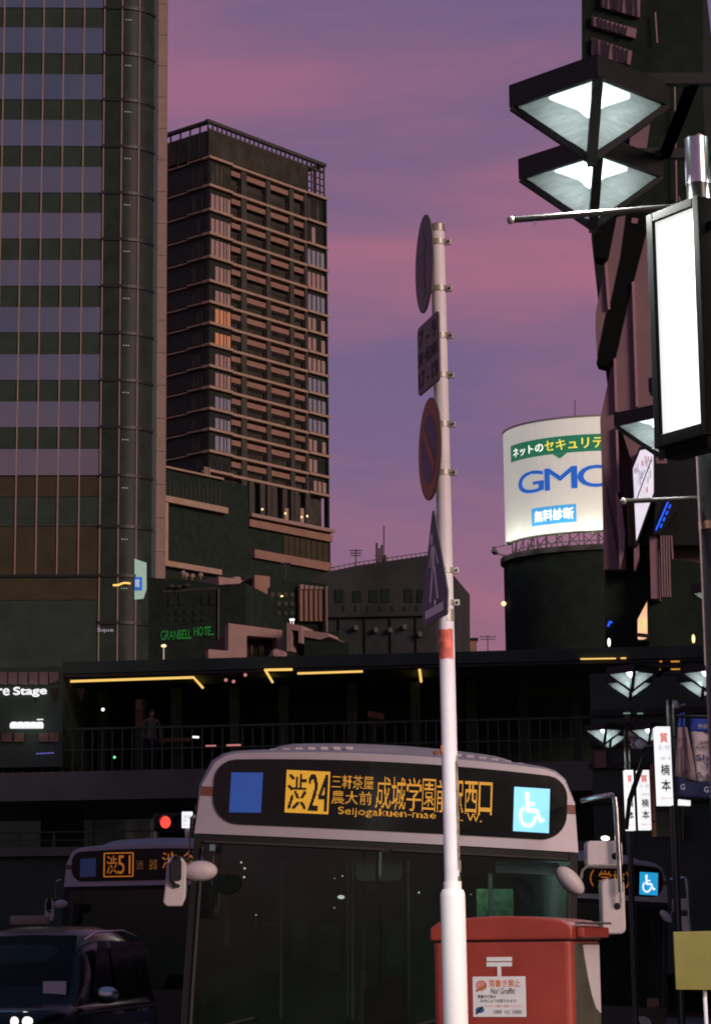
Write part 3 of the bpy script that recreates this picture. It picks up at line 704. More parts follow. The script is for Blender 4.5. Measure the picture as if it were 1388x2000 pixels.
    def clutter(f, rt, boxes, mk, nm, t0=0, t1=.5):
        for (x, y, w_, h_) in boxes:
            mb = MB(); f.pxbox(mb, x, y, x + w_, y + h_, t0, t1); mb.build(nm, mk, rt, bevel=.02)
    clutter(fa, hotel, [(334 + 14 * k + rn.random() * 4, 1141 + rn.random() * 5, 6, 5) for k in range(3)], 'column', 'air_conditioner', .0, .4)
    clutter(fa, hotel, [(326 + 17 * k, y, 9, 8) for y in (1192, 1206) for k in range(5)], 'aptglass', 'window', -.1, .05)
    clutter(fg, grey, [(660 + 30 * k + rn.random() * 12, 1218 + rn.random() * 20, 6, 9) for k in range(6)], 'zinc2', 'air_conditioner', 0, .5)
    clutter(fg, grey, [(668 + 24 * k, 1183, 5, 10) for k in range(7)], 'aptglass', 'window', -.1, .05)
    clutter(fc, fin, [(530 + 13 * k, y, 8, 9) for y in (1156, 1174, 1192) for k in range(4)], 'recess', 'window', -.4, -.22)
    for x, y in ((372, 1121), (384, 1123), (400, 1121), (366, 1117)):
        mb = MB(); mb.ball(fb.pt(*fb.uv(x, y), -.5), .18, 8, (1, .5, 1)); mb.bar(fb.pt(*fb.uv(x, y), -.5), fb.pt(*fb.uv(x, y + 9), -.5), .06); tag(mb.build('satellite_dish', 'stone'), 'small pale dish on the dark terrace roof above the hotel letters', 'dish', 'dishes on the terrace roof')
    # lamp standing before the hotel
    r_ = thing('globe_lamp', 'small warm lamp on a thin post in front of the hotel', 'lamp', P(320, 1300, 120))
    mb = MB(); mb.tube([P(319.6, 1340, 120), P(319.6, 1264, 120)], .05, 8); mb.build('post', 'zinc', r_)
    mb = MB(); mb.ball(P(320, 1261.5, 120), .14, 10, (1, 1, .6)); mb.build('globe', 'warmspark', r_)
low_town()

# ================================================================== ROUND BUILDING WITH THE BILLBOARD
def billboard_building():
    Dc = 145; cx = PX(1182, Dc, 950); Rr = 202 * Dc / F; C0 = Vector((cx, Dc, 0))
    zt = PZ(850, Dc, 980); zb = PZ(1064, Dc, 985)
    ph = lambda px: math.asin(max(-1, min(1, (px - 1182) / 207)))
    def pt(a, z, e=0): return Vector((cx + (Rr + e) * math.sin(a), Dc - .78 * (Rr + e) * math.cos(a), z))
    root = thing('round_building', 'dark round-fronted building under the curved white billboard', 'building', (cx, Dc, 0))
    ztop = PZ(1089, Dc - 2, 990)
    mb = MB(); n = 40; mb.prism([pt(2 * math.pi * i / n, 0, .15) for i in range(n)], (0, 0, ztop)); mb.build('wall', 'darktown', root, smooth=True)
    mb = MB(); mb.prism([pt(2 * math.pi * i / n, ztop - .1, .35) for i in range(n)], (0, 0, .35)); mb.build('parapet', 'column', root, smooth=True)
    mb = MB(); mb.ball(P(983, 1179, Dc - 1) , .16, 8); mb.bar(P(983, 1179, Dc - 1), P(989, 1178, Dc), .08); mb.build('wall_lamp', 'warmspark', root)
    bb = thing('billboard', 'curved white floodlit billboard reading GMO on the round dark roof', 'billboard', (cx, Dc, zb))
    mb = MB(); n = 36; A = [math.pi * (-.5 + i / n) for i in range(n + 1)]
    mb.prism([pt(a, zb, -.5) for a in A][::-1] + [pt(a, zb, 0) for a in A], (0, 0, zt - zb)); mb.build('face', 'billboard', bb)
    mb = MB(); mb.prism([pt(a, zt + .01, -.6) for a in A][::-1] + [pt(a, zt + .01, .05) for a in A], (0, 0, .12)); mb.build('top_edge', 'zinc', bb)
    def zz(px, y): a = ph(px); return PZ(y, Dc - .78 * Rr * math.cos(a), px)
    def patch(p0, p1, z0, z1, e, name, mk, nn=18):
        mb = MB()
        for i in range(nn):
            a = ph(p0) + (ph(p1) - ph(p0)) * i / nn; b = ph(p0) + (ph(p1) - ph(p0)) * (i + 1) / nn
            mb.quad(pt(a, z0, e), pt(b, z0, e), pt(b, z1, e), pt(a, z1, e))
        return mb.build(name, mk, bb)
    zg0 = (zz(990, 904) + zz(1165, 879)) / 2; zg1 = (zz(990, 871) + zz(1165, 846)) / 2
    patch(987, 1200, zg0, zg1, .02, 'banner', 'bbgreen')
    mb = MB(); mb.quad(pt(ph(1064), zg0 - .002, .02), pt(ph(1078), zg0 - .34, .02), pt(ph(1092), zg0 - .002, .02)); mb.build('banner_point', 'bbgreen', bb)
    def word(txt, p0, p1, z0, z1, mk, bold=.015, e=.05):
        mb = MB(); a0, a1 = ph(p0), ph(p1); write(mb, txt, (0, 0, 0), (1, 0, 0), (0, 1, 0), bold, fn=lambda u, v: pt(a0 + (a1 - a0) * u, z0 + (z1 - z0) * v, e)); mb.build('lettering', mk, bb)
    hh = zg1 - zg0
    word('ネットの', 992, 1047, zg0 + hh * .22, zg0 + hh * .74, 'bbwhite')
    word('セキュリティ', 1050, 1185, zg0 + hh * .18, zg0 + hh * .82, 'bbyellow')
    zl0 = (zz(1025, 966) + zz(1080, 955) + zz(1140, 948)) / 3; zl1 = (zz(1025, 923) + zz(1080, 913) + zz(1140, 906)) / 3
    def wide(txt, a0, a1):
        mb = MB(); write(mb, txt, (0, 0, 0), (1, 0, 0), (0, 1, 0), .012, fn=lambda u, v: pt(R(a0 + (a1 - a0) * u), zl0 + (zl1 - zl0) * v, .05)); mb.build('lettering', 'bbblue', bb)
    wide('G', -61.5, -41); wide('M', -40, -20.5); wide('O', -20, 1)
    zx0 = (zz(1025, 1031) + zz(1104, 1017)) / 2; zx1 = (zz(1025, 993) + zz(1104, 985)) / 2
    patch(1022, 1106, zx0, zx1, .02, 'label_box', 'bbcyan', 8)
    word('無料診断', 1028, 1101, zx0 + (zx1 - zx0) * .2, zx0 + (zx1 - zx0) * .82, 'bbwhite', .03)
    for a in (-80, -62, -45, -28, -12, 5):
        mb = MB(); p = pt(R(a), zb - .35, .9); mb.bar(pt(R(a), zb - .1, -.2), p, .05); mb.bar(p - Vector((.12, 0, 0)), p + Vector((.12, 0, 0)), .16, .12); mb.build('uplight', 'column', bb)
        light('uplight_lamp', pt(R(a), zb - .1, 1.05), 55, bb, r=.12, col=(1, 1, .88))
    # steel legs and bracing under the billboard
    fr = MB(); A = [R(-86 + 172 * i / 16) for i in range(17)]
    for i, a in enumerate(A):
        for e in (-.4, -1.4): fr.bar(pt(a, ztop, e), pt(a, zb + .1, e), .07)
        if i:
            b = A[i - 1]; fr.bar(pt(b, ztop + .1, -.4), pt(a, zb - .1, -.4), .05); fr.bar(pt(a, ztop + .1, -1.4), pt(b, zb - .1, -1.4), .05); fr.bar(pt(b, (ztop + zb) / 2, -.4), pt(a, (ztop + zb) / 2, -.4), .05)
            fr.bar(pt(b, zb - .06, -.2), pt(a, zb - .06, -.2), .1)
    fr.build('support_frame', 'column', bb)
    r_ = thing('floodlight', 'floodlight on an arm at the left edge of the round roof', 'floodlight', P(972, 1085, Dc - 1)); mb = MB(); mb.bar(P(990, 1086, Dc - 1), P(962, 1080, Dc - 1), .08); mb.bar(P(966, 1081, Dc - 1), P(966, 1074, Dc - 1), .06); mb.build('arm', 'column', r_)
    mb = MB(); mb.bar(P(963, 1075, Dc - 1.2), P(968, 1081, Dc - .8), .3, .2); mb.build('lamp_head', 'column', r_)
    mb = MB(); mb.bar(P(1122, 815, Dc), P(1122, 782, Dc), .05); r_ = thing('lightning_rod', 'thin lightning rod above the curved billboard', 'rod', P(1122, 815, Dc)); mb.build('rod', 'column', r_)
billboard_building()

# ================================================================== FOLDED METAL BUILDING ON THE RIGHT
def folded_building():
    fa = Fac(P(1160, 1000, 72), (.982, -.19))
    root = thing('folded_building', 'mauve metal-clad building with folded panels and black slanting bands on the right', 'building', fa.pt(2, 0))
    mb = MB(); fa.pxpoly(mb, [(1176, 1900), (1171, 900), (1167.5, 815), (1190, 711), (1222, 420), (1500, 420), (1500, 1900)], -14, -1.3); mb.build('wall', 'mauve', root)
    # folded facets, each a thick slab standing at its own depth
    for nm, pts, t0, t1, mk in (
        ('facet', [(1160, 604), (1180, 507), (1186, 498), (1199, 418), (1226, 412), (1211, 496), (1190, 605), (1164, 700), (1159.5, 640)], -1.3, -.40, 'mauve'),
        ('facet', [(1191, 705), (1222, 590), (1262, 430), (1300, 430), (1300, 700), (1300, 900), (1232, 900), (1200, 800)], -1.3, -.42, 'mauve'),
        ('facet', [(1168.5, 812), (1190, 712), (1197, 696), (1201, 800), (1206, 960), (1207, 1108), (1219, 1060), (1219, 1108), (1176, 1108), (1171.5, 900)], -1.3, -.45, 'mauve')):
        mb = MB(); fa.pxpoly(mb, pts, t0, t1); mb.build(nm, mk, root)
    for nm, pts in (('slanting_band', [(1222, 405), (1264, 405), (1260, 447), (1236, 539), (1222, 580), (1221, 600), (1200, 692), (1190, 711), (1161.5, 704), (1182, 604), (1187, 600), (1210, 495)]),
                    ('slanting_band', [(1150, 200), (1204, 200), (1204, 405), (1185, 501), (1157, 495)])):
        mb = MB(); fa.pxpoly(mb, pts, -1.2, -.37); mb.build(nm, 'matteblack', root)
    for x0, y0, x1, y1 in ((1233, 546, 1241, 790), (1197.5, 696, 1200.5, 800), (1201, 830, 1205, 960), (1180, 510, 1186, 600), (1238, 420, 1236, 430)):
        mb = MB(); mb.bar(fa.pt(*fa.uv(x0, y0), -.36), fa.pt(*fa.uv(x1, y1), -.36), .08, .2); mb.build('rib', 'rib', root)
    # pointed fin ends
    for pts in ([(1201, 955), (1213, 985), (1219, 1040), (1218, 1072), (1208, 1108), (1207, 1060)], [(1236, 1050), (1246, 1060), (1246, 1088), (1237, 1112)], [(1267, 1046), (1282, 1046), (1286, 1168), (1270, 1168)]):
        mb = MB(); fa.pxpoly(mb, pts, -1.0, -.1); mb.build('fin', 'rib', root)
    for x in (1291, 1296, 1301, 1306, 1311):
        mb = MB(); mb.bar(fa.pt(*fa.uv(x - 2, 1046), -.1), fa.pt(*fa.uv(x + 1, 1166 if x < 1309 else 1092), -.1), .05, .2); mb.build('fin', 'mauve', root)
    for x in (1226, 1230, 1234):
        mb = MB(); mb.bar(fa.pt(*fa.uv(x - 1.5, 985), -.1), fa.pt(*fa.uv(x + 2, 1066), -.1), .035, .2); mb.build('rib', 'brown', root)
    mb = MB(); fa.pxpoly(mb, [(1176, 1084), (1220, 1080), (1300, 1080), (1420, 1100), (1420, 1900), (1178, 1900)], -1.2, -.95); mb.build('lower_wall', 'darktown', root)
    mb = MB(); fa.pxpoly(mb, [(1218, 1060), (1222, 975), (1236, 920), (1250, 874), (1285, 874), (1500, 860), (1500, 1060)], -1.25, -.45); mb.build('recess_panel', 'black', root)
    # dark upper storeys with slatted openings
    up = thing('dark_tower', 'dark tower top with slatted openings behind the large lantern', 'building', fa.pt(3, 0))
    fu = Fac(P(1140, 200, 78), (.982, -.19))
    mb = MB(); fu.pxpoly(mb, [(1133, -80), (1371, -80), (1371, 180), (1382, 420), (1382, 900), (1200, 900), (1152, 460), (1150, 300), (1133, 110)], -9, -.4); mb.build('wall', 'darktown', up)
    for i, q in enumerate((((1170, -30), (1248, -16), (1247, 28), (1172, 8)), ((1153, 26), (1241, 51), (1238, 69), (1153, 44)), ((1153, 68), (1232, 94), (1228, 121), (1153, 101)))):
        mb = MB(); fu.pxpoly(mb, q, -.5, -.25); w = mb.build('window', 'rib', up)
        for k in range(9):
            x = q[0][0] + 3 + k * 8.2 + random.random() * 3; f = k / 9; y0 = q[0][1] + (q[1][1] - q[0][1]) * f; y1 = q[3][1] + (q[2][1] - q[3][1]) * f
            mb = MB(); mb.bar(fu.pt(*fu.uv(x, y0), -.2), fu.pt(*fu.uv(x + random.uniform(-4, 3), y1), -.2), .05); mb.build('slat', 'black', w)
    for (x0, y0), (x1, y1), w_, mk in (((1228, 231), (1262, 231), 0, 0), ):
        mb = MB(); fu.pxpoly(mb, [(1232, 225), (1268, 228), (1259, 292), (1228, 282)], -.4, -.1); mb.build('panel', 'mauve', up)
    for x, y0, y1 in ((1316, 160, 395), (1324, 380, 395), (1278, 20, 80)):
        mb = MB(); mb.bar(fu.pt(*fu.uv(x, y0), -.2), fu.pt(*fu.uv(x + 4, y1), -.2), .045); mb.build('edge_strip', 'rib', up)
    # screens and neon
    sc = thing('led_screen', 'slanted white LED screen with grey lines of text high on the right', 'screen', fa.pt(*fa.uv(1258, 970), 0))
    mb = MB(); fa.pxpoly(mb, [(1234, 914), (1249, 878), (1279, 872), (1279, 968), (1243, 1068), (1240, 1062)], -.4, .35); mb.build('frame', 'black', sc)
    mb = MB(); fa.pxpoly(mb, [(1237, 921), (1251, 885), (1276.5, 880), (1277, 966), (1243.5, 1060)], .36, .42); mb.build('panel', 'screen', sc)
    mb = MB()
    for k in range(16):
        x = 1240 + 2.2 * k; y = 905 + random.random() * 60 - k; l_ = 4 + random.random() * 15
        mb.bar(fa.pt(*fa.uv(x, y), .45), fa.pt(*fa.uv(x + .5, y + l_), .45), .025, .01)
    mb.build('text_lines', 'screengrey', sc)
    mb = MB()
    for x, y in ((1266, 897), (1264, 956), (1255, 905)): fa.pxbox(mb, x, y, x + 2.2, y + 11, .44, .46)
    mb.build('red_marks', 'screenred', sc)
    mb = MB(); mb.bar(fa.pt(*fa.uv(1274, 904), .6), fa.pt(*fa.uv(1242, 990), .6), .03); tag(mb.build('cable', 'black'), 'thin black cable hanging across the slanted white screen', 'cable')
    nb = thing('neon_sign', 'pair of slanted blue neon lines beneath the white screen', 'neon sign', fa.pt(*fa.uv(1290, 1010), 0))
    mb = MB(); mb.bar(fa.pt(*fa.uv(1306.5, 981), .4), fa.pt(*fa.uv(1281.5, 1040), .4), .055, .05); mb.build('solid_line', 'blueneon', nb)
    mb = MB()
    for k in range(4):
        a = k / 4; b = a + .15; mb.bar(fa.pt(*fa.uv(1310 - 22 * a, 990 + 50 * a), .4), fa.pt(*fa.uv(1310 - 22 * b, 990 + 50 * b), .4), .045, .05)
    mb.build('dashed_line', 'blueneon', nb)
    mb = MB(); fa.pxpoly(mb, [(1282, 975), (1320, 965), (1320, 1000), (1290, 1046), (1276, 1046)], -.4, .33); mb.build('backing', 'black', nb)
    vs = thing('video_screen', 'small bright video screen with orange and green picture at the dark corner', 'screen', fa.pt(*fa.uv(1255, 1215), 0))
    mb = MB(); fa.pxpoly(mb, [(1243, 1210), (1264, 1172), (1266, 1252), (1243, 1252)], -.9, .1); mb.build('frame', 'black', vs)
    mb = MB(); fa.pxpoly(mb, [(1245, 1211), (1263, 1177), (1264, 1239), (1245, 1237)], .11, .16); mb.build('picture', 'video', vs)
    mb = MB(); fa.pxpoly(mb, [(1254, 1212), (1256, 1208), (1257, 1232), (1255, 1234)], .17, .19); mb.build('green_mark', 'videogreen', vs)
    mb = MB(); fa.pxpoly(mb, [(1245, 1245), (1263, 1247), (1256, 1250), (1246, 1250)], .11, .16); mb.build('lower_strip', 'video', vs)
    for x, y, mk, lab in ((1190, 1257, 'spark', 'tiny white lamp low on the dark wall left of the video screen'), (1354, 1250, 'warmspark', 'tiny warm lamp low on the dark wall right of the video screen')):
        mb = MB(); mb.ball(fa.pt(*fa.uv(x, y), .3), .09, 8, (.6, .6, 1.6)); tag(mb.build('wall_lamp', mk), lab, 'lamp')
    mb = MB(); mb.bar(fa.pt(*fa.uv(1188, 1226), .3), fa.pt(*fa.uv(1192, 1216), .3), .06); mb.bar(fa.pt(*fa.uv(1192, 1216), .3), fa.pt(*fa.uv(1196, 1219), .3), .05); tag(mb.build('neon_hook', 'blueneon'), 'little blue neon hook on the dark wall', 'neon sign')
folded_building()

# ================================================================== PEDESTRIAN DECK WITH ITS CANOPY
def deck():
    fa = Fac(P(694, 1300, 60), (math.cos(R(7)), -math.sin(R(7))))
    root = thing('footbridge', 'long dark footbridge with a flat canopy and yellow light lines across the street', 'footbridge', fa.pt(0, 0))
    s0, s1 = fa.s(122, 1300), fa.s(1480, 1300); zt = fa.z(694, 1278); zu = fa.z(694, 1301); zf = fa.z(400, 1502)
    mb = MB(); fa.box(mb, s0, s1, zu, zt, -9, 0); mb.build('canopy', 'darkwall', root)
    mb = MB(); fa.box(mb, s0, s1, zu - .10, zu - .03, -.25, .03); mb.build('gutter', 'column', root)
    def under(px, py):
        q = ray(px, py); return EYE + q * ((zu - .12 - EYE.z) / q.z)
    for pts in ([(132, 1331), (378, 1323), (396, 1343)], [(571, 1307.5), (518, 1308.5), (532, 1332)], [(581, 1315), (708, 1311)], [(819, 1308), (822, 1331)]):
        mb = MB(); mb.tube([under(*p) for p in pts], .036, 6); mb.build('light_line', 'strip', root)
    for x0, x1, y, mk in ((1133, 1202, 1288, 'strip'), (1211, 1222, 1286.5, 'strip'), (1287, 1292, 1293, 'stripdim'), (1309, 1326, 1293, 'stripdim'), (1287, 1293, 1309, 'stripdim'), (1309, 1327, 1308, 'stripdim')):
        mb = MB(); mb.bar(fa.pt(*fa.uv(x0, y), .1), fa.pt(*fa.uv(x1, y - (x1 - x0) * .015), .1), .035); mb.build('light_line', mk, root)
    for x, y in ((478, 1312), (440, 1322), (455, 1325)):
        mb = MB(); mb.ball(under(x, y) + Vector((0, .3, -.05)), .05, 6); mb.build('red_lamp', 'pinktail', root)
    mb = MB(); fa.box(mb, fa.s(-300, 1500), s1, zf - .75, zf, -9, .1); mb.build('deck_beam', 'deckbeam', root)
    mb = MB(); fa.box(mb, s0, s1, zf, zt, -9.3, -9.02); mb.build('back_wall', 'darkwall', root)
    for x in (150, 300, 420, 520, 660, 790, 905, 1010, 1120, 1240, 1360):
        s = fa.s(x, 1400); mb = MB(); fa.box(mb, s - .13, s + .13, zf, zu - .12, -3.2, -2.9); mb.build('column', 'deckdark', root)
    for x in (40, 280, 560, 840, 1120, 1400):
        s = fa.s(x, 1600); mb = MB(); fa.box(mb, s - .5, s + .5, 0, zf - .76, -5, -4); mb.build('pillar', 'deckdark', root)
    mb = MB()
    a, b = fa.s(-300, 1480), s1; n = 90
    for i in range(n + 1):
        s = a + (b - a) * i / n; fa.box(mb, s - .02, s + .02, zf, zf + 1.1, -.12, -.08)
    fa.box(mb, a, b, zf + 1.1, zf + 1.16, -.15, -.05); fa.box(mb, a, b, zf + .55, zf + .59, -.13, -.07)
    mb.build('railing', 'deckdark', root)
    mb = MB(); fa.pxbox(mb, 905, 1330, 1000, 1360, -4, -3.6); mb.build('wall_panel', 'recess', root)
    mb = MB(); fa.pxbox(mb, 300, 1352, 372, 1420, -8.9, -8.7); mb.build('wall_panel', 'recess', root)
    mb = MB(); fa.pxbox(mb, 248, 1428, 343, 1434, -2.5, -2.2); mb.build('bench_rail', 'brown', root)
    mb = MB(); fa.pxbox(mb, 405, 1457, 425, 1459, .2, .25); fa.pxbox(mb, 446, 1455.5, 473, 1458, .2, .25); mb.build('tail_strip', 'pinktail', root)
    # lower wall of the bus terminal
    tw = thing('terminal_wall', 'low dark terminal wall behind the buses with a pale coping', 'wall', fa.pt(-4, 0))
    fw = Fac(P(200, 1700, 52), (1, -.03))
    mb = MB(); fw.box(mb, fw.s(-400, 1700), fw.s(1500, 1700), 0, fw.z(200, 1672), -1, 0); mb.build('wall', 'darkwall', tw)
    mb = MB(); fw.box(mb, fw.s(-400, 1700), fw.s(1500, 1700), fw.z(200, 1671), fw.z(200, 1654), -1, .15); mb.build('coping', 'deckbeam', tw)
    mb = MB()
    for x in range(-130, 420, 68):
        s = fw.s(x + 28, 1640); fw.box(mb, s - .03, s + .03, fw.z(200, 1653), fw.z(200, 1622), -.3, -.24)
    fw.box(mb, fw.s(-200, 1640), fw.s(430, 1640), fw.z(200, 1624), fw.z(200, 1621.5), -.32, -.22); fw.box(mb, fw.s(-200, 1640), fw.s(430, 1640), fw.z(200, 1640), fw.z(200, 1638), -.3, -.24); mb.build('railing', 'deckdark', tw)
    # signs and people on the deck
    po = thing('poster_pillar', 'narrow pillar with a pink poster and tan panel on the footbridge', 'pillar', fa.pt(fa.s(240, 1400), zf, -2))
    mb = MB(); fa.pxbox(mb, 232.5, 1350, 248, 1497, -2.4, -2); mb.build('shaft', 'deckdark', po); mb = MB(); fa.pxbox(mb, 233.5, 1351, 246.5, 1371, -1.99, -1.96); mb.build('poster', 'stone', po); mb = MB(); fa.pxbox(mb, 233.5, 1374, 247, 1410, -1.99, -1.96); mb.build('panel', 'brown', po)
    gs = thing('guide_sign', 'pink double guide board standing on the footbridge behind the bus roof', 'sign', fa.pt(fa.s(715, 1400), zf, -2))
    mb = MB(); fa.pxpoly(mb, [(699.5, 1373), (733, 1379), (732, 1391), (699.5, 1386)], -2.1, -2); mb.build('upper_board', 'brown', gs); mb = MB(); fa.pxpoly(mb, [(700, 1390), (735, 1395), (735, 1408), (700, 1403)], -2.1, -2); mb.build('lower_board', 'column', gs)
    mb = MB(); fa.pxbox(mb, 702, 1405, 719, 1436, -2.1, -2); mb.build('map_panel', 'recess', gs); mb = MB(); fa.pxbox(mb, 672.5, 1374, 675, 1430, -2.2, -2.1); fa.pxbox(mb, 708, 1430, 712, 1495, -2.2, -2.1); mb.build('post', 'brown', gs)
    return fa, zf
FD, ZF = deck()

def stage_hall():
    fa = Fac(P(50, 1400, 61), (math.cos(R(7)), -math.sin(R(7))))
    root = thing('stage_hall', 'dark hall front with pink wall panels and white Stage lettering at the left edge', 'building', fa.pt(0, 0))
    mb = MB(); fa.pxbox(mb, -300, 1312, 121, 1497, -12, 0); mb.build('wall', 'darkwall', root)
    for x in range(-83, 110, 20):
        mb = MB(); fa.pxpoly(mb, [(x + 1.5, 1313), (x + 18.5, 1313 + .5), (x + 18.5, 1338 if x < 90 else 1330), (x + 1.5, 1336)], 0, .08); mb.build('wall_panel', 'concrete', root)
    for x in (5, 30, 78, 98):
        mb = MB(); fa.pxbox(mb, x, 1432, x + 18, 1449, 0, .06); mb.build('wall_panel', 'brown', root)
    for x in (60, 98, 150):
        mb = MB(); fa.pxpoly(mb, [(x, 1345), (x + 18, 1345), (x + 10, 1372)], .02, .05); mb.build('pennant', 'olive', root)
    mb = MB()
    s0, z0 = fa.uv(-14, 1361); s1, z1 = fa.uv(25, 1347); write(mb, 'ure', fa.pt(s0, z0, .3), fa.d * (s1 - s0), Vector((0, 0, z1 - z0)), bold=.03); mb.build('sign_lettering', 'whitesign', root); mb = MB()
    s0, z0 = fa.uv(33, 1364); s1, z1 = fa.uv(97, 1343); write(mb, 'Stage', fa.pt(s0, z0, .3), fa.d * (s1 - s0), Vector((0, 0, z1 - z0)), bold=.03)
    mb.build('sign_lettering', 'whitesign', root)
    mb = MB(); pts = [fa.pt(*fa.uv(x, 1419.5), .3) for x in (27, 90)]; mb.tube(pts, .075, 8)
    for k in range(5): x = 28 + 12.5 * k; fa.pxpoly(mb, [(x, 1412), (x + 10, 1412), (x + 12, 1415), (x + 3, 1415)], .25, .3)
    fa.pxbox(mb, 78, 1406.5, 90, 1408, .25, .3); mb.build('lit_sign', 'whitesign', root)
    mb = MB()
    for k in range(5): fa.pxbox(mb, 78 + 7 * k, 1473 - .4 * k, 83 + 7 * k, 1475 - .4 * k, .3, .35)
    mb.build('violet_strip', 'violetneon', root)
    mb = MB(); mb.ball(fa.pt(*fa.uv(206.5, 1388), .3), .05, 6); mb.build('wall_lamp', 'spark', root)
stage_hall()

def small_lights():
    # traffic signal between the buses
    Y = 42; r_ = thing('traffic_signal', 'traffic signal showing red beside the bus mirror', 'traffic light', P(318, 1606, Y))
    mb = MB(); a = P(318, 1606, Y); mb.box(a.x - .17, a.x + .62, a.y, a.y + .2, a.z - .16, a.z + .16); mb.build('housing', 'black', r_, bevel=.05)
    for i, mk in enumerate(('redlamp', 'ledblack', 'ledblack')):
        c = Vector((a.x + .05 + i * .25, a.y - .02, a.z)); mb = MB(); mb.prism([c + Vector((.095 * math.cos(t * .4), 0, .11 * math.sin(t * .4))) for t in range(16)], (0, .04, 0)); mb.build('lens', mk, r_)
        mb = MB()
        for t in range(9):
            u = R(20 * t); v = R(20 * (t + 1)); mb.quad(c + Vector((.11 * math.cos(u), .02, .12 * math.sin(u))), c + Vector((.11 * math.cos(v), .02, .12 * math.sin(v))), c + Vector((.11 * math.cos(v), -.14, .12 * math.sin(v))), c + Vector((.11 * math.cos(u), -.14, .12 * math.sin(u))))
        mb.build('visor', 'black', r_)
    mb = MB(); mb.tube([(a.x + .55, a.y + .1, a.z), (a.x + 2.2, a.y + .1, a.z), (a.x + 2.2, a.y + .1, 0)], .05, 8); mb.build('mast', 'zinc', r_)
    Y = 36; r_ = thing('stop_sign_board', 'small white lit board with grey print left of the bus', 'sign', P(366, 1601, Y))
    a = P(355, 1617, Y); b = P(376, 1585, Y); mb = MB(); mb.box(a.x, b.x, a.y, a.y + .08, a.z, b.z); mb.build('board', 'whitesign', r_, bevel=.01)
    for t, y0, y1 in (('渋谷', 1600, 1591), ('駅', 1606, 1601), ('のりば', 1613, 1608)):
        mb = MB(); q = P(358, y0, Y - .01); w_ = P(373 if len(t) > 1 else 365, y1, Y - .01); q.y = w_.y = a.y - .006; write(mb, t, q, (w_.x - q.x, 0, 0), (0, 0, w_.z - q.z)); mb.build('lettering', 'screengrey', r_)
    mb = MB(); mb.tube([((a.x + b.x) / 2, a.y + .12, b.z), ((a.x + b.x) / 2, a.y + .12, 0)], .04, 8); mb.build('post', 'zinc', r_)
    mb = MB(); mb.ball(P(224, 1479, 58.5), .035, 8); tag(mb.build('pilot_lamp', 'greendot'), 'tiny green lamp on the dark deck beam', 'lamp')
    mb = MB(); c = P(384, 1437, 58.5); mb.bar(c - Vector((.1, 0, .03)), c + Vector((.06, 0, -.04)), .05); tag(mb.build('deck_lamp', 'spark'), 'tiny white lamp on the footbridge rail', 'lamp')
small_lights()

def person():
    base = FD.pt(FD.s(277, 1440), ZF, -1.2); root = None
    def skin(name, joints, edges, mk, parent=None):
        me = bpy.data.meshes.new(name); me.from_pydata([j[0] for j in joints], edges, []); me.materials.append(K[mk]); o = bpy.data.objects.new(name, me); COL.objects.link(o)
        o.modifiers.new('skin', 'SKIN'); sv = me.skin_vertices[0].data
        for i, j in enumerate(joints): sv[i].radius = j[1]; sv[i].use_root = (i == 0)
        o.modifiers.new('sub', 'SUBSURF').levels = 1
        if parent: o.parent = parent
        return o
    j = [((0, 0, .95), (.15, .11)), ((0, 0, 1.2), (.14, .10)), ((0, 0, 1.42), (.16, .10)), ((0, 0, 1.52), (.05, .05)), ((0, -.01, 1.60), (.075, .085)), ((0, 0, 1.70), (.06, .07)),
         ((.20, 0, 1.40), (.055, .055)), ((.25, .02, 1.13), (.042, .042)), ((.22, -.12, .92), (.03, .03)), ((-.20, 0, 1.40), (.055, .055)), ((-.25, .02, 1.13), (.042, .042)), ((-.22, -.12, .92), (.03, .03)),
         ((.10, 0, .88), (.09, .09)), ((.11, -.01, .48), (.06, .06)), ((.11, .02, .08), (.04, .045)), ((.11, -.12, .04), (.035, .03)), ((-.10, 0, .88), (.09, .09)), ((-.11, -.01, .48), (.06, .06)), ((-.11, .02, .08), (.04, .045)), ((-.11, -.12, .04), (.035, .03))]
    ed = [(0, 1), (1, 2), (2, 3), (3, 4), (4, 5), (2, 6), (6, 7), (7, 8), (2, 9), (9, 10), (10, 11), (0, 12), (12, 13), (13, 14), (14, 15), (0, 16), (16, 17), (17, 18), (18, 19)]
    body = skin('person', j, ed, 'shirt'); body.location = base; body.rotation_euler = (0, 0, R(25)); tag(body, 'person in a pale shirt standing behind the footbridge rail', 'person')
    tr = skin('trousers', [((0, 0, .93), (.165, .12)), ((.10, 0, .85), (.10, .10)), ((.11, -.01, .48), (.072, .072)), ((.11, .02, .1), (.055, .06)), ((-.10, 0, .85), (.10, .10)), ((-.11, -.01, .48), (.072, .072)), ((-.11, .02, .1), (.055, .06))], [(0, 1), (1, 2), (2, 3), (0, 4), (4, 5), (5, 6)], 'trousers', body)
    mb = MB(); mb.ball((0, .012, 1.66), .092, 12, (1, 1.1, 1)); mb.build('hair', 'hair', None).parent = body
    mb = MB(); mb.ball((0, -.035, 1.61), .07, 12, (.95, .95, 1.15)); mb.build('face', 'skin', None).parent = body
person()

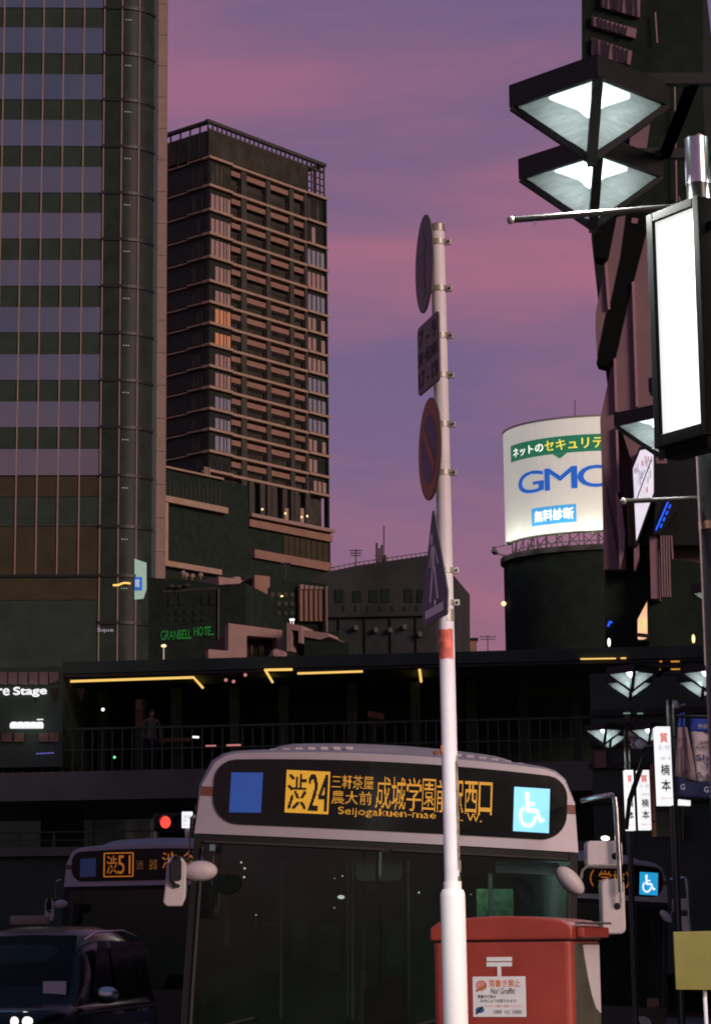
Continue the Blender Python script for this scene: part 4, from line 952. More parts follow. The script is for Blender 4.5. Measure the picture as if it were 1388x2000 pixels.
# ================================================================== STREET LAMPS
D = .465                                     # corner-to-corner width of a lantern
ZR = 4.13                                    # height of the lantern rims
def lantern(root, cx, cy, zr, d):
    h = d / 2; dep = .355 * d; fh = .135 * d
    C = [Vector((cx + h * math.cos(R(90 * k)), cy + h * math.sin(R(90 * k)), zr)) for k in range(4)]
    tip = Vector((cx, cy, zr - dep)); ax = Vector((cx, cy, zr))
    mb = MB()                                # hood: a square ring with a lid
    up = Vector((0, 0, fh))
    for k in range(4):
        a, b = C[k], C[(k + 1) % 4]; ai = ax + (a - ax) * .90; bi = ax + (b - ax) * .90
        mb.hexa([a, b, bi, ai, a + up, b + up, bi + up, ai + up])
    mb.prism([c + up * .98 for c in C], up * .10)
    hood = mb.build('lantern', 'black', root)
    mb = MB()
    for k in range(4):
        e = C[k] - ax; mb.bar(C[k] - e * .03, tip, (.040 if k != 3 else .062) * d)
    mb.bar(tip + Vector((0, 0, .03 * d)), tip - Vector((0, 0, .03 * d)), .05 * d)
    mb.build('edge_bars', 'black', hood)
    mb = MB()
    for k in range(4):
        a, b = C[k], C[(k + 1) % 4]; s = .93
        mb.quad(ax + (a - ax) * s, ax + (b - ax) * s, tip + Vector((0, 0, .045 * d)))
    mb.build('glass', 'lampglass', hood)
    mb = MB(); q = .50; z = Vector((0, 0, .05 * d)); P4 = [ax + (c - ax) * q + z for c in C]; mb.prism(P4, (0, 0, .02)); mb.build('light_panel', 'lamppanel', hood)
    mb = MB(); mb.tube([ax + Vector((0, 0, .05 * d)), ax + Vector((0, 0, .0 * d)), ax - Vector((0, 0, .06 * d))], [.09 * d, .085 * d, .03 * d], 14); mb.build('bulb', 'bulb', hood)
    mb = MB(); P4 = [ax + (c - ax) * .90 + Vector((0, 0, .12 * d)) for c in C]; mb.prism(P4, (0, 0, .008)); mb.build('reflector', 'zinc', hood)
    return hood
def lamp_post(label, axis, lanterns, power, ptop):
    root = thing('street_lamp', label, 'street lamp', (0, 0, 0), 'street lamps along the pavement')
    mb = MB(); mb.tube([(0, 0, 0), (0, 0, .5), (0, 0, .55), (0, 0, ptop)], [.055, .055, .036, .036], 16); mb.build('pole', 'polepaint', root, smooth=True)
    mb = MB(); mb.tube([(0, 0, 0), (0, 0, .05)], [.09, .085], 16); mb.build('base_plate', 'black', root)
    for cx, cy, z, d in lanterns:
        lantern(root, cx, cy, z, d)
        mb = MB(); mb.bar((cx, cy, z + .17 * d), (0, cy, z + .17 * d), .03, .035); mb.bar((0, cy, z + .17 * d), (0, 0, z + .17 * d), .03, .035); mb.build('arm', 'black', root)
    for s in (-1, 1):
        q = [l for l in lanterns if l[0] * s > 0]
        if q and power:
            l = q[0]; light('lamp_light', (l[0], l[1], l[2] - .44 * l[3]), power, root, r=.05, spot=165)
    root.location = axis; return root
zl = ZR - .15
posts = [
 (6.8, 1356, 206, 'nearest tall street lamp with large dark-hooded lanterns above the white lightbox', [(-.326, 0, 0, D * 1.075), (-.255, .68, 0, D * 1.06), (.336, 0, 0, D * 1.075), (.40, .68, 0, D * 1.06)], 210, -.12),
 (11.4, 1408, 830, 'street lamp whose lanterns peep out from behind the white lightbox', [(-.312, 0, 0, D), (-.225, -.72, 0, D), (.318, 0, 0, D)], 50, .35),
 (16.6, 1520, 1158, 'street lamp mostly hidden behind the dark pole at the right edge', [(-.411, 0, 0, D), (.36, 0, 0, D)], 40, .1),
 (21.6, 1305, 1316, 'street lamp with two bright pairs of lanterns above the shop signs', [(-.352, 0, 0, D), (-.28, .80, 0, D), (.352, 0, 0, D), (.42, .80, 0, D)], 35, -.25),
 (27.9, 1222, 1427, 'farthest street lamp, its lanterns just right of the bus roof', [(-.27, 0, 0, D), (-.12, .80, 0, D), (.27, 0, 0, D)], 35, .1),
]
for Y, px, py, lab, lans, pw, dz in posts:
    a = P(px, py, Y); z0 = .15; zr = a.z - z0
    lamp_post(lab, (a.x, a.y, z0), [(x, y, zr + dzz, d) for x, y, dzz, d in lans], pw, zr + dz)
# fittings on the nearest post
near = [o for o in COL.objects if o.name == 'street_lamp'][0]; NL = Vector(near.location)
def L1(px, py, dy=0.0): return P(px, py, 6.8 + dy) - NL
mb = MB(); c = L1(1357, 320); mb.tube([(0, 0, L1(1357, 372).z), (0, 0, L1(1357, 362).z), (0, 0, L1(1357, 361).z), (0, 0, L1(1357, 272).z)], [.024, .024, .0375, .0375], 20); mb.build('collar', 'chrome', near, smooth=True)
mb = MB(); mb.ball((0.008, 0, L1(1366, 266).z), .01, 8); mb.build('cap_knob', 'zinc', near)
for (x0, y0), (x1, y1), t in (((997, 430), (1340, 402), .0095), ((1217, 979), (1362, 973), .0075)):
    mb = MB(); a, b = L1(x0, y0, -.10), L1(x1, y1, -.02); mb.tube([a, b], t, 10); g = mb.build('banner_rod', 'black', near, smooth=True)
    mb = MB(); mb.ball(a, t * 1.35, 12); mb.build('ball_end', 'zinc', g, smooth=True)
    if y0 < 500:
        mb = MB(); h = a + (b - a) * .135; mb.tube([h, h - Vector((0, 0, .018)), h - Vector((.004, 0, .022))], .0025, 6); mb.build('hook', 'zinc', g)
mb = MB(); mb.tube([L1(1359, 885, -.06), L1(1368, 1090, -.06), L1(1376, 1300, -.06)], .0022, 6); mb.build('conduit', 'zinc', near)
for y in (1028, 480):
    mb = MB(); z = L1(1370, y).z; mb.tube([(0, 0, z - .012), (0, 0, z + .012)], .040, 16); mb.build('clamp', 'brown' if y > 900 else 'zinc', near)
# lightbox hanging on the nearest post
def lightbox():
    Y = 6.62; c = P(1322, 630, Y); root = thing('lightbox_sign', 'tall blank white lightbox in a black frame on the lamp post', 'lightbox', c)
    d = Vector((.56, -.83, 0)).normalized(); fa = Fac(c, d)
    q = [fa.uv(*p) for p in ((1279, 433), (1293, 847), (1372.5, 830), (1356, 406))]
    s0 = (q[0][0] + q[1][0]) / 2; s1 = (q[2][0] + q[3][0]) / 2; z0 = (q[1][1] + q[2][1]) / 2; z1 = (q[0][1] + q[3][1]) / 2
    e = .028
    mb = MB(); fa.box(mb, s0 - e, s0, z0 - e * 1.4, z1 + e, -.06, .012); fa.box(mb, s1, s1 + e, z0 - e * 1.4, z1 + e, -.06, .012); fa.box(mb, s0, s1, z0 - e * 1.4, z0, -.06, .012); fa.box(mb, s0, s1, z1, z1 + e, -.06, .012); mb.build('frame', 'matteblack', root, bevel=.003)
    mb = MB(); fa.box(mb, s0, s1, z0, z1, -.05, 0); mb.build('face', 'lightbox', root)
    mb = MB(); fa.box(mb, s0 + .01, s1 + .02, z0 - .075, z0 - e * 1.4 - .001, -.055, .005); mb.build('lower_box', 'matteblack', root)
    for z in (z0 + .06, z1 - .06):
        mb = MB(); mb.bar(fa.pt(s1 + e, z, -.03), fa.pt(s1 + .10, z, -.03), .02); mb.build('bracket', 'black', root)
lightbox()

# ================================================================== SIGN POLE
def sign_pole():
    Y = 9.6; a = P(853.5, 440, Y); b = P(889.5, 2010, Y); ax = (b - a).normalized(); foot = b + ax * ((b.z - .15) / -ax.z)
    root = thing('sign_pole', 'white pole with traffic signs seen edge-on and a bright white sleeve at its base', 'sign pole', foot)
    def at(py):
        z = P(870, py, Y).z; return a + ax * ((z - a.z) / ax.z)
    r = .033
    mb = MB(); mb.tube([foot, at(1725), at(470), a + ax * .005], [r + .001, r, r - .002, r - .002], 24); mb.build('pole', 'whitepole', root, smooth=True)
    mb = MB(); mb.tube([a + ax * .03, a, a - ax * .006], [r + .001, r + .001, r - .008], 20); mb.build('cap', 'zinc', root, smooth=True)
    mb = MB(); mb.tube([foot, at(1752), at(1745), at(1738), at(1737), at(1722)], [.0515, .0515, .050, .044, .0375, .0375], 28); mb.build('sleeve', 'sleeve', root, smooth=True)
    # stickers, tape, rust
    def patch(y0, y1, a0, a1, mk, name, e=.0012, n=8, jag=0):
        mb = MB(); p0, p1 = at(y0), at(y1)
        for i in range(n):
            t0 = R(a0 + (a1 - a0) * i / n); t1 = R(a0 + (a1 - a0) * (i + 1) / n); j0 = random.uniform(-jag, jag); j1 = random.uniform(-jag, jag)
            u = lambda p, t: p + Vector((math.sin(t), -math.cos(t), 0)) * (r + e)
            mb.quad(u(p0 + Vector((0, 0, j0)), t0), u(p1 + Vector((0, 0, j1)), t0), u(p1 + Vector((0, 0, j1)), t1), u(p0 + Vector((0, 0, j0)), t1))
        mb.build(name, mk, root)
    stick = mat('torn_red_sticker', (.62, .13, .10), .55, var=.9, scale=22); K['stick'] = stick
    patch(1231, 1288, -88, 48, 'stick', 'torn_sticker', n=12, jag=.004)
    patch(1190, 1214, 0, 80, 'zinc', 'tape')
    patch(1486, 1700, 40, 95, 'rust', 'rust_strip', n=5, jag=.02)
    patch(1675, 1716, 60, 100, 'ink', 'small_label', e=.002, n=3); patch(1680, 1704, 66, 92, 'white', 'label_print', e=.003, n=3)
    patch(1712, 1722, 40, 90, 'yellowboard', 'tape', e=.002, n=4)
    mb = MB(); c = at(1465) + Vector((-r - .001, -.012, 0)); mb.ball(c, .016, 12, (.35, 1, 1.3)); mb.build('reflector_stud', 'signred', root)
    # clamps
    for i, y in enumerate((474, 565, 657, 734, 830, 924, 1115, 1178)):
        p = at(y); mb = MB(); mb.tube([p - ax * .012, p + ax * .012], r + .003, 20); g = mb.build('clamp', 'zinc', root, smooth=True)
        mb = MB(); q = p + Vector((r + .010, -.012, 0)); mb.box(q.x - .012, q.x + .014, q.y - .008, q.y + .008, q.z - .014, q.z + .014); mb.build('clamp_bolt', 'zinc', g, bevel=.003)
        mb = MB(); q2 = q + Vector((.002, -.012, -.001)); mb.tube([q2 + Vector((0, .006, 0)), q2 + Vector((0, -.004, 0))], .006, 6); mb.build('nut', 'column', g)
        mb = MB(); q = p + Vector((-r - .008, 0, 0)); mb.box(q.x - .008, q.x + .010, q.y - .03, q.y + .03, q.z - .012, q.z + .012); mb.build('bracket', 'zinc', g)
    def plate_frame(px, py, ang):
        z = P(px, py, Y).z; c = at(py); c = Vector((c.x, c.y, z)); n = Vector((-math.cos(R(ang)), -math.sin(R(ang)), 0)); d = Vector((math.sin(R(ang)), -math.cos(R(ang)), 0))
        o = P(px, py, Y); off = (o - c).dot(n)
        return c + n * max(off, r + .016), d, n
    def disc(rad, k=40): return [(rad * math.cos(2 * math.pi * i / k), rad * math.sin(2 * math.pi * i / k)) for i in range(k)]
    def plate(name, mk, fr, outline, t0=-.004, t1=0.0, par=None):
        c, d, n = fr; mb = MB(); mb.prism([c + d * u + Vector((0, 0, v)) + n * t1 for u, v in outline], n * (t0 - t1)); return mb.build(name, mk, par)
    def put(fr, mb, body, u0, v0, u1, v1, t=.003, **k):
        c, d, n = fr; write(mb, body, c + d * u0 + Vector((0, 0, v0)) + n * t, d * (u1 - u0), Vector((0, 0, v1 - v0)), **k)
    f1 = plate_frame(826.5, 517, 8.5); s = plate('round_sign', 'signgrey', f1, disc(.213), -.006, 0, root); plate('sign_face', 'signdark', f1, disc(.206), .0002, .0014, s)
    mb = MB(); c, d, n = f1; mb.prism([c + d * u + Vector((0, 0, v)) + n * .003 for u, v in ((-.03, -.15), (.03, -.15), (.03, .05), (.08, .05), (0, .16), (-.08, .05), (-.03, .05))], -n * .001); mb.build('arrow', 'signgrey', s)
    f2 = plate_frame(834, 693, 14.6); s = plate('hours_plate', 'signgrey', f2, rrect(.325, .305, .03), -.006, 0, root); plate('sign_face', 'plateface', f2, rrect(.315, .295, .027), .0002, .0014, s)
    mb = MB(); put(f2, mb, '7 - 9', -.13, .055, .13, .125, bold=.02); put(f2, mb, '日曜・休日を除く', -.15, -.03, .15, .032, bold=.01); put(f2, mb, '17 - 19', -.14, -.125, .14, -.055, bold=.02); mb.build('lettering', 'ink', s)
    f3 = plate_frame(837, 878, 10.6); s = plate('no_parking_sign', 'signgrey', f3, disc(.220), -.006, 0, root); plate('sign_face', 'signred', f3, disc(.213), .0002, .0014, s); plate('blue_field', 'signblue', f3, disc(.150), .0016, .0024, s)
    mb = MB(); c, d, n = f3; mb.prism([c + d * u + Vector((0, 0, v)) + n * .0035 for u, v in ((-.12, .085), (-.085, .12), (.12, -.085), (.085, -.12))], -n * .0008); mb.build('slash', 'signred', s)
    f4 = plate_frame(846, 1110, 12.7); ol = [(-.012, .245), (.012, .245), (.215, -.13), (.205, -.215), (.19, -.225), (-.19, -.225), (-.205, -.215), (-.215, -.13)]
    s = plate('crossing_sign', 'signgrey', f4, ol, -.006, 0, root); plate('sign_face', 'signblue', f4, [(u * .95, v * .95 - .003) for u, v in ol], .0002, .0014, s)
    mb = MB(); c, d, n = f4
    def pg(pts): mb.prism([c + d * u + Vector((0, 0, v)) + n * .003 for u, v in pts], -n * .0008)
    pg([(-.15, -.20), (.15, -.20), (.15, -.165), (-.15, -.165)]); pg([(-.022 + .024 * math.cos(t * .5), .125 + .026 * math.sin(t * .5)) for t in range(13)][:12])
    pg([(-.035, .095), (.02, .095), (.025, -.01), (-.03, -.01)]); pg([(.0, 0), (.028, 0), (.075, -.14), (.05, -.14)]); pg([(-.03, 0), (.0, 0), (-.05, -.14), (-.078, -.14)]); pg([(.015, .09), (.03, .085), (.085, .01), (.07, .005)]); pg([(-.03, .09), (-.04, .08), (-.075, .01), (-.06, .01)])
    mb.build('walker', 'white', s)
K['signdark'] = mat('dark_blue_sign', (.014, .022, .040), .45, var=.5, scale=9)
K['rust'] = mat('rusty_old_tape', (.26, .21, .17), .9, var=.9, scale=26, bump=.4)
K['plateface'] = mat('grey_plate_face', (.21, .19, .17), .6, var=.15, scale=14)
sign_pole()

# ================================================================== POSTBOX
def postbox():
    Y = 10.6; psi = R(22); c = P(980, 1900, Y); ux = Vector((math.cos(psi), -math.sin(psi), 0)); uy = Vector((math.sin(psi), math.cos(psi), 0))
    root = thing('postbox', 'red postbox with a white postal mark and a No Graffiti notice', 'postbox', (c.x, c.y, .15))
    fa = Fac(c, ux); s0, s1 = fa.s(844, 1880), fa.s(1115.5, 1880); zt = fa.z(980, 1797); zg = fa.z(980, 1838.5); w = s1 - s0; dp = .46
    def loc(s, t, z): return fa.pt(s, z, -t)
    def plan(inset, rad):
        return rrect(w - 2 * inset, dp - 2 * inset, rad, 6, (s0 + s1) / 2, dp / 2)
    zb = .35
    mb = MB(); mb.prism([loc(x, y, zb) for x, y in plan(0.0, .035)], (0, 0, zg - .004 - zb)); mb.build('body', 'red', root, bevel=.006)
    # side faces: grey steel inlay and a reflection painted on as a pale wedge
    mb = MB(); mb.hexa([loc(s1 + .004, .045, zb + .05), loc(s1 + .004, dp - .03, zb + .05), loc(s1 - .01, dp - .03, zb + .05), loc(s1 - .01, .045, zb + .05), loc(s1 + .004, .045, zg - .01), loc(s1 + .004, dp - .03, zg - .01), loc(s1 - .01, dp - .03, zg - .01), loc(s1 - .01, .045, zg - .01)]); sd = mb.build('side_panel', 'oldsteel', root)
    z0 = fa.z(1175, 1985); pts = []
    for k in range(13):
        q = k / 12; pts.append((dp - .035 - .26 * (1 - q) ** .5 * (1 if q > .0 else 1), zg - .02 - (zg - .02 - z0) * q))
    mb = MB(); mb.prism([loc(s1 + .006, y, z) for y, z in [(dp - .033, zg - .02)] + pts], ux * -.0015); mb.build('reflection_wedge', 'mirrorshell', sd)
    # lid: overhanging, gently vaulted
    mb = MB(); n = 16; prof = []
    for k in range(n + 1):
        x = s0 - .008 + (w + .016) * k / n; u = (2 * k / n - 1); edge = 1 - abs(u)
        zz_ = zt - .012 + .030 * (1 - u * u) - (.02 * max(0, 1 - edge / .10) ** 2)
        prof.append((x, zz_))
    pts = [(s1 + .008, zg + .004), (s0 - .008, zg + .004)] + prof
    mb.prism([loc(x, -.010, z) for x, z in pts], uy * (dp + .02)); lid = mb.build('lid', 'red', root, bevel=.012, seg=3)
    mb = MB(); mb.prism([loc(x, .004, zg - .006) for x, y in []] or [loc(x, y, zg - .0045) for x, y in plan(.006, .03)], (0, 0, .009)); mb.build('lid_seam', 'ink', root)
    # projecting rim round the side hatch of the lid
    mb = MB(); mb.prism([loc(s1 + .012, .05, zg + .012), loc(s1 + .012, dp - .0, zg + .012), loc(s1 + .012, dp, zt - .035), loc(s1 + .012, .05, zt - .035)], ux * .035); mb.build('posting_flap', 'red', lid, bevel=.008)
    mb = MB(); mb.prism([loc(s1 + .010, .03, zt - .022), loc(s1 + .010, dp - .02, zt - .022), loc(s1 + .010, dp - .02, zt - .012), loc(s1 + .010, .03, zt - .012)], ux * .055); mb.build('flap_hood', 'oldsteel', lid, bevel=.003)
    mb = MB(); mb.prism([loc(x, y, .0) for x, y in rrect(w - .2, dp - .14, .03, 4, (s0 + s1) / 2, dp / 2)], (0, 0, .352)); mb.build('pedestal', 'zinc', root)
    # postal mark
    def onf(px, py, t=.002): s, z = fa.uv(px, py); return fa.pt(s, z, t)
    mb = MB()
    for x0, y0, x1, y1 in ((950, 1869.5, 999.5, 1877), (949.5, 1879.5, 999.5, 1887.5)):
        s_0, z1 = fa.uv(x0, y0); s_1, z_0 = fa.uv(x1, y1); mb.prism([fa.pt(s_0, z_0, .003), fa.pt(s_1, z_0, .003), fa.pt(s_1, z1, .003), fa.pt(s_0, z1, .003)], -fa.n * .002)
    s_0, z1 = fa.uv(971, 1887.5); s_1, z_0 = fa.uv(978.5, 1907); mb.prism([fa.pt(s_0, z_0, .003), fa.pt(s_1, z_0, .003), fa.pt(s_1, z1, .003), fa.pt(s_0, z1, .003)], -fa.n * .002)
    mb.build('postal_mark', 'white', root)
    # notice
    s_0, z1 = fa.uv(922.5, 1907.5); s_1, z_0 = fa.uv(1027.5, 1986)
    no = MB(); no.prism([fa.pt(s_0, z_0, .0025), fa.pt(s_1, z_0, .0025), fa.pt(s_1, z1, .0025), fa.pt(s_0, z1, .0025)], -fa.n * .0015); no = no.build('notice', 'white', root)
    W_, H_ = s_1 - s_0, z1 - z_0
    def txt(body, x0, y0, x1, y1, mk, **k):
        mb = MB(); write(mb, body, fa.pt(s_0 + W_ * x0, z_0 + H_ * y0, .0032), fa.d * W_ * (x1 - x0), Vector((0, 0, H_ * (y1 - y0))), **k); mb.build('print', mk, no)
    txt('落書き禁止', .31, .74, .90, .92, 'orangeink', bold=.02); txt('No! Graffiti', .34, .57, .80, .71, 'ink', bold=.012, shear=.15)
    txt('落書き行為は', .09, .46, .44, .545, 'ink', bold=.01); txt('法令により処罰されます', .14, .355, .82, .435, 'ink', bold=.01); txt('見つけたら警察へ通報してください', .22, .235, .94, .30, 'orangeink')
    txt('渋谷警察署', .38, .07, .54, .17, 'ink'); txt('渋谷区', .59, .07, .69, .17, 'ink'); txt('渋谷郵便局', .74, .07, .92, .17, 'ink')
    def blob(cx, cy, rx, ry, mk, k=14):
        mb = MB(); mb.quad(*[fa.pt(s_0 + W_ * (cx + rx * math.cos(2 * math.pi * i / k)), z_0 + H_ * (cy + ry * math.sin(2 * math.pi * i / k)), .0032) for i in range(k)]); mb.build('print', mk, no)
    blob(.165, .78, .105, .135, 'pinkprint'); blob(.13, .17, .085, .08, 'blueink')
    mb = MB(); mb.quad(*[fa.pt(s_0 + W_ * x, z_0 + H_ * y, .0036) for x, y in ((.05, .66), (.08, .62), (.27, .74), (.25, .80))]); mb.build('print', 'signred', no)
    mb = MB(); mb.quad(*[fa.pt(s_0 + W_ * x, z_0 + H_ * y, .0036) for x, y in ((.04, .10), (.07, .05), (.20, .24), (.17, .27))]); mb.build('print', 'ink', no)
K['oldsteel'] = mat('worn_grey_steel', (.125, .115, .085), .4, metal=.4, var=.3, scale=5)
K['pinkprint'] = mat('pink_print', (.60, .24, .19), .6, var=.5, scale=60)
postbox()

# ================================================================== YELLOW BOARD
def yellow_board():
    Y = 9.0; fa = Fac(P(1314, 1877, Y), (.995, .10)); root = thing('yellow_board', 'plain mustard yellow board on a thin white post at the lower right', 'sign', (fa.pt(fa.s(1380, 1900), .15)))
    mb = MB(); fa.pxpoly(mb, [(1314, 1820), (1408, 1818), (1410, 1934), (1319.5, 1933)], -.012, 0); mb.build('board', 'yellowboard', root, bevel=.002)
    a = fa.pt(*fa.uv(1377.5, 1925), -.03); b = a.copy(); b.z = .15; mb = MB(); mb.tube([a + Vector((0, 0, .1)), b + Vector((.02, 0, 0))], .0075, 10); mb.build('post', 'whitepole', root)
yellow_board()

# ================================================================== BUSES
TB = .05
def q(px, py):
    """pixel on the near bus front -> metres on a bus front (u right, v up from the lower edge of the silver frame)"""
    a, b = px - 759, py - 1640
    return (a * math.cos(TB) + b * math.sin(TB)) / 300, (-b * math.cos(TB) + a * math.sin(TB)) / 300
H0 = 2.36                                    # height of that lower edge
def fy(u, z):                                # front surface: bowed across, leaning back slightly
    return .085 * u * u + .045 * (z - 1.2)
def bus(label, px, py, Y, scale_px, tilt, yaw, full=True, route=None, back=10.4):
    root = thing('city_bus', label, 'bus', (0, 0, 0), 'city buses at the stand')
    def pt(u, v, e=0): z = H0 + v; return Vector((u, fy(u, z) - e, z))
    wd = lambda v: 1.255 - .10 * v if v > 0 else 1.255 + .012 * min(1, -v)
    top = lambda s: .555 - .05 * s * s - (.20 * (1 - math.sqrt(max(0, 1 - ((abs(s) - .84) / .16) ** 2))) if abs(s) > .84 else 0)
    def sheet(name, mk, s0, s1, zb, ztp, e, parent, ns=28, nv=8, thick=0, smooth=True):
        mb = MB(); vs = []
        for i in range(ns + 1):
            s = s0 + (s1 - s0) * i / ns; a, b = zb(s), ztp(s)
            vs.append([pt(s * wd(a + (b - a) * j / nv), a + (b - a) * j / nv, e) for j in range(nv + 1)])
        for i in range(ns):
            for j in range(nv): mb.quad(vs[i][j], vs[i + 1][j], vs[i + 1][j + 1], vs[i][j + 1])
        return mb.build(name, mk, parent, smooth=smooth)
    SIL = 'silver'
    # front cap, roof and sides
    body = MB(); ns = 36; st = [-1 + 2 * i / ns for i in range(ns + 1)]
    ring = [(s, top(s)) for s in st]
    def back_pt(s, y, rise): v = top(s); p = pt(s * wd(v), v); return Vector((s * (1.255 - .03 * max(v, 0)), y, H0 + v + rise))
    ys = [None, .18, .5, 1.2, back]
    for i in range(ns):
        for (ya, ra), (yb, rb) in zip([(None, 0), (.30, .035), (.7, .06), (back, .06)], [(.30, .035), (.7, .06), (back, .06)]):
            f = lambda s, y, r_: pt(s * wd(top(s)), top(s)) if y is None else back_pt(s, y, r_ * (1 - abs(s) ** 6))
            body.quad(f(st[i], ya, ra), f(st[i + 1], ya, ra), f(st[i + 1], yb, rb), f(st[i], yb, rb))
    body.build('roof', 'busgrey', root, smooth=True)
    for sg in (-1, 1):
        mb = MB(); vv = [-2.0, -1.5, -.9, -.3, 0, .15, top(1)]
        for a, b in zip(vv, vv[1:]):
            P_ = [pt(sg * wd(a), a), Vector((sg * 1.255, .5, H0 + a)), Vector((sg * 1.255, back, H0 + a))]; Q_ = [pt(sg * wd(b), b), Vector((sg * (1.255 - .03 * max(b, 0)), .5, H0 + b)), Vector((sg * (1.255 - .03 * max(b, 0)), back, H0 + b))]
            for k in range(2): mb.quad(P_[k], P_[k + 1], Q_[k + 1], Q_[k])
        mb.build('side', SIL, root)
        mb = MB(); x = sg * 1.262; mb.quad((x, .7, H0 - .95), (x, back - .3, H0 - .95), (x, back - .3, H0 - .02), (x, .7, H0 - .02)); mb.build('side_window', 'blackgloss', root)
        mb = MB(); x = sg * 1.264; mb.quad((x, .4, H0 + .10), (x, back - .1, H0 + .10), (x, back - .1, H0 + .19), (x, .4, H0 + .19)); mb.build('stripe', 'busbody', root)
    mb = MB(); mb.box(-1.24, 1.24, back - .05, back, .35, H0 + .4); mb.build('rear', SIL, root)
    # silver frame round the display
    tl = lambda s: top(s) - .0
    dl, dr = q(419, 1560)[0], q(1113, 1600)[0]
    def dtop(u):
        t = .505 - .035 * (u / 1.15) ** 2; L_ = u - dl; R_ = dr - u; m_ = min(L_, R_); r = .13
        return t - (r * (1 - math.sqrt(max(0, 1 - ((r - m_) / r) ** 2))) if m_ < r else 0)
    def dbot(u):
        L_ = u - dl; R_ = dr - u; m_ = min(L_, R_); r = .17
        return .058 + (r * (1 - math.sqrt(max(0, 1 - ((r - m_) / r) ** 2))) if m_ < r else 0)
    sheet('front_cap', SIL, -1, 1, lambda s: -.012, top, 0, root, 40, 10)
    mb = MB(); ns2 = 40; cols = []
    for i in range(ns2 + 1):
        u = dl + (dr - dl) * (.5 - .5 * math.cos(math.pi * i / ns2)); a, b = dbot(u), max(dbot(u) + .001, dtop(u)); cols.append([pt(u, a + (b - a) * j / 6, .012) for j in range(7)])
    for i in range(ns2):
        for j in range(6): mb.quad(cols[i][j], cols[i + 1][j], cols[i + 1][j + 1], cols[i][j + 1])
    disp = mb.build('display_glass', 'displayglass', root, smooth=True)
    for s0, s1 in ((-1.0, -.93), (.945, 1.0)):
        sheet('stripe', 'stripe', s0, s1, lambda s: .235, lambda s: .295, .004, root, 3, 2)
    # shade lip, windscreen, lower panels
    mb = MB(); ns = 24
    for i in range(ns):
        s, s2 = -.985 + 1.97 * i / ns, -.985 + 1.97 * (i + 1) / ns
        a, b = pt(s * 1.255, -.012), pt(s2 * 1.255, -.012); mb.quad(a, b, b + Vector((0, .05, -.02)), a + Vector((0, .05, -.02)))
    mb.build('lip', 'black', root)
    sheet('windscreen_band', 'rubber', -.995, .995, lambda s: -.075, lambda s: -.018, -.012, root, 24, 1)
    if full:
        for s0, s1 in ((-.95, -.02), (.02, .95)):
            mb = MB(); 
            for i in range(8): a = s0 + (s1 - s0) * i / 8; b = s0 + (s1 - s0) * (i + 1) / 8; mb.bar(pt(a * 1.25, -.062, .004), pt(b * 1.25, -.062, .004), .012)
            mb.build('trim_line', 'column', root)
    for sg in (-1, 1):
        sheet('pillar', 'rubber', sg * 1.0, sg * .955, lambda s: -2.0, lambda s: -.018, -.004, root, 2, 6)
        mb = MB(); mb.tube([pt(sg * wd(v) * .952, v, .004) for v in (-.1, -.5, -1, -1.5)], .010, 6); mb.build('pillar_trim', 'column', root)
    sheet('windscreen', 'windscreen', -.955, .955, lambda s: -1.46, lambda s: -.075, -.010, root, 24, 6)
    sheet('lower_front', 'column', -1, 1, lambda s: -1.95, lambda s: -1.462, 0, root, 20, 3)  # dark grey puts the shade down there into the panel's colour
    for sg in (-1, 1):
        mb = MB(); c = pt(sg * .9, -1.68, .01); mb.prism([c + Vector((.14 * math.cos(t * .4), 0, .10 * math.sin(t * .4))) for t in range(16)], (0, .03, 0)); mb.build('headlight', 'chrome', root)
        for y in (1.9, 7.4):
            mb = MB(); mb.tube([(sg * 1.0, y, .48), (sg * 1.24, y, .48)], .48, 24); wh = mb.build('wheel', 'rubber', root); mb = MB(); mb.tube([(sg * 1.245, y, .48), (sg * 1.26, y, .48)], .26, 20); mb.build('rim', 'zinc', wh)
    mb = MB(); mb.box(-1.2, 1.2, .35, back - .1, .32, .45); mb.build('floor', 'interior', root)
    mb = MB(); mb.box(-1.15, 1.15, 4.0, 4.05, .45, 2.3); mb.build('cabin', 'interior', root)
    # AC dome on the roof with its vents
    mb = MB(); ns = 24; rows = []
    x0, x1 = q(505, 1490)[0], q(1066, 1503)[0]
    for y, hh in ((.42, .0), (.56, .50), (.9, .97), (1.3, 1.0), (3.2, 1.0), (3.4, .7)):
        r_ = []
        for i in range(ns + 1):
            f = i / ns; u = x0 + (x1 - x0) * f; e = min(1, min(f, 1 - f) / .14); ed = math.sqrt(max(0, 1 - (1 - e) ** 2)); base = .53 - .05 * (u / 1.2) ** 2
            r_.append(Vector((u, y, H0 + base + .02 + .145 * hh * ed * (1 - .25 * (u / 1.1) ** 2))))
        rows.append(r_)
    for a, b in zip(rows, rows[1:]):
        for i in range(ns): mb.quad(a[i], a[i + 1], b[i + 1], b[i])
    dome = mb.build('roof_dome', 'busgrey', root, smooth=True)
    if full:
        for grp in ([529 + 25.2 * k for k in range(7)], [898 + 25.4 * k for k in range(6)]):
            for x in grp:
                mb = MB(); u = q(x, 1470)[0] ; h = H0 + .607 - .075 * (u / 1.0) ** 2
                p = Vector((u, .43, h)); mb.box(p.x, p.x + .052, p.y, p.y + .16, p.z, p.z + .024); mb.build('vent', 'mirrorshell', dome, bevel=.006)
        mb = MB(); u, v = q(862, 1466); mb.ball((u, .40, H0 + v + .01), .02, 10); mb.build('marker_lamp', 'signred', root)
    # what the display shows
    def ptd(u, v, e=.016): return pt(u, v, e)
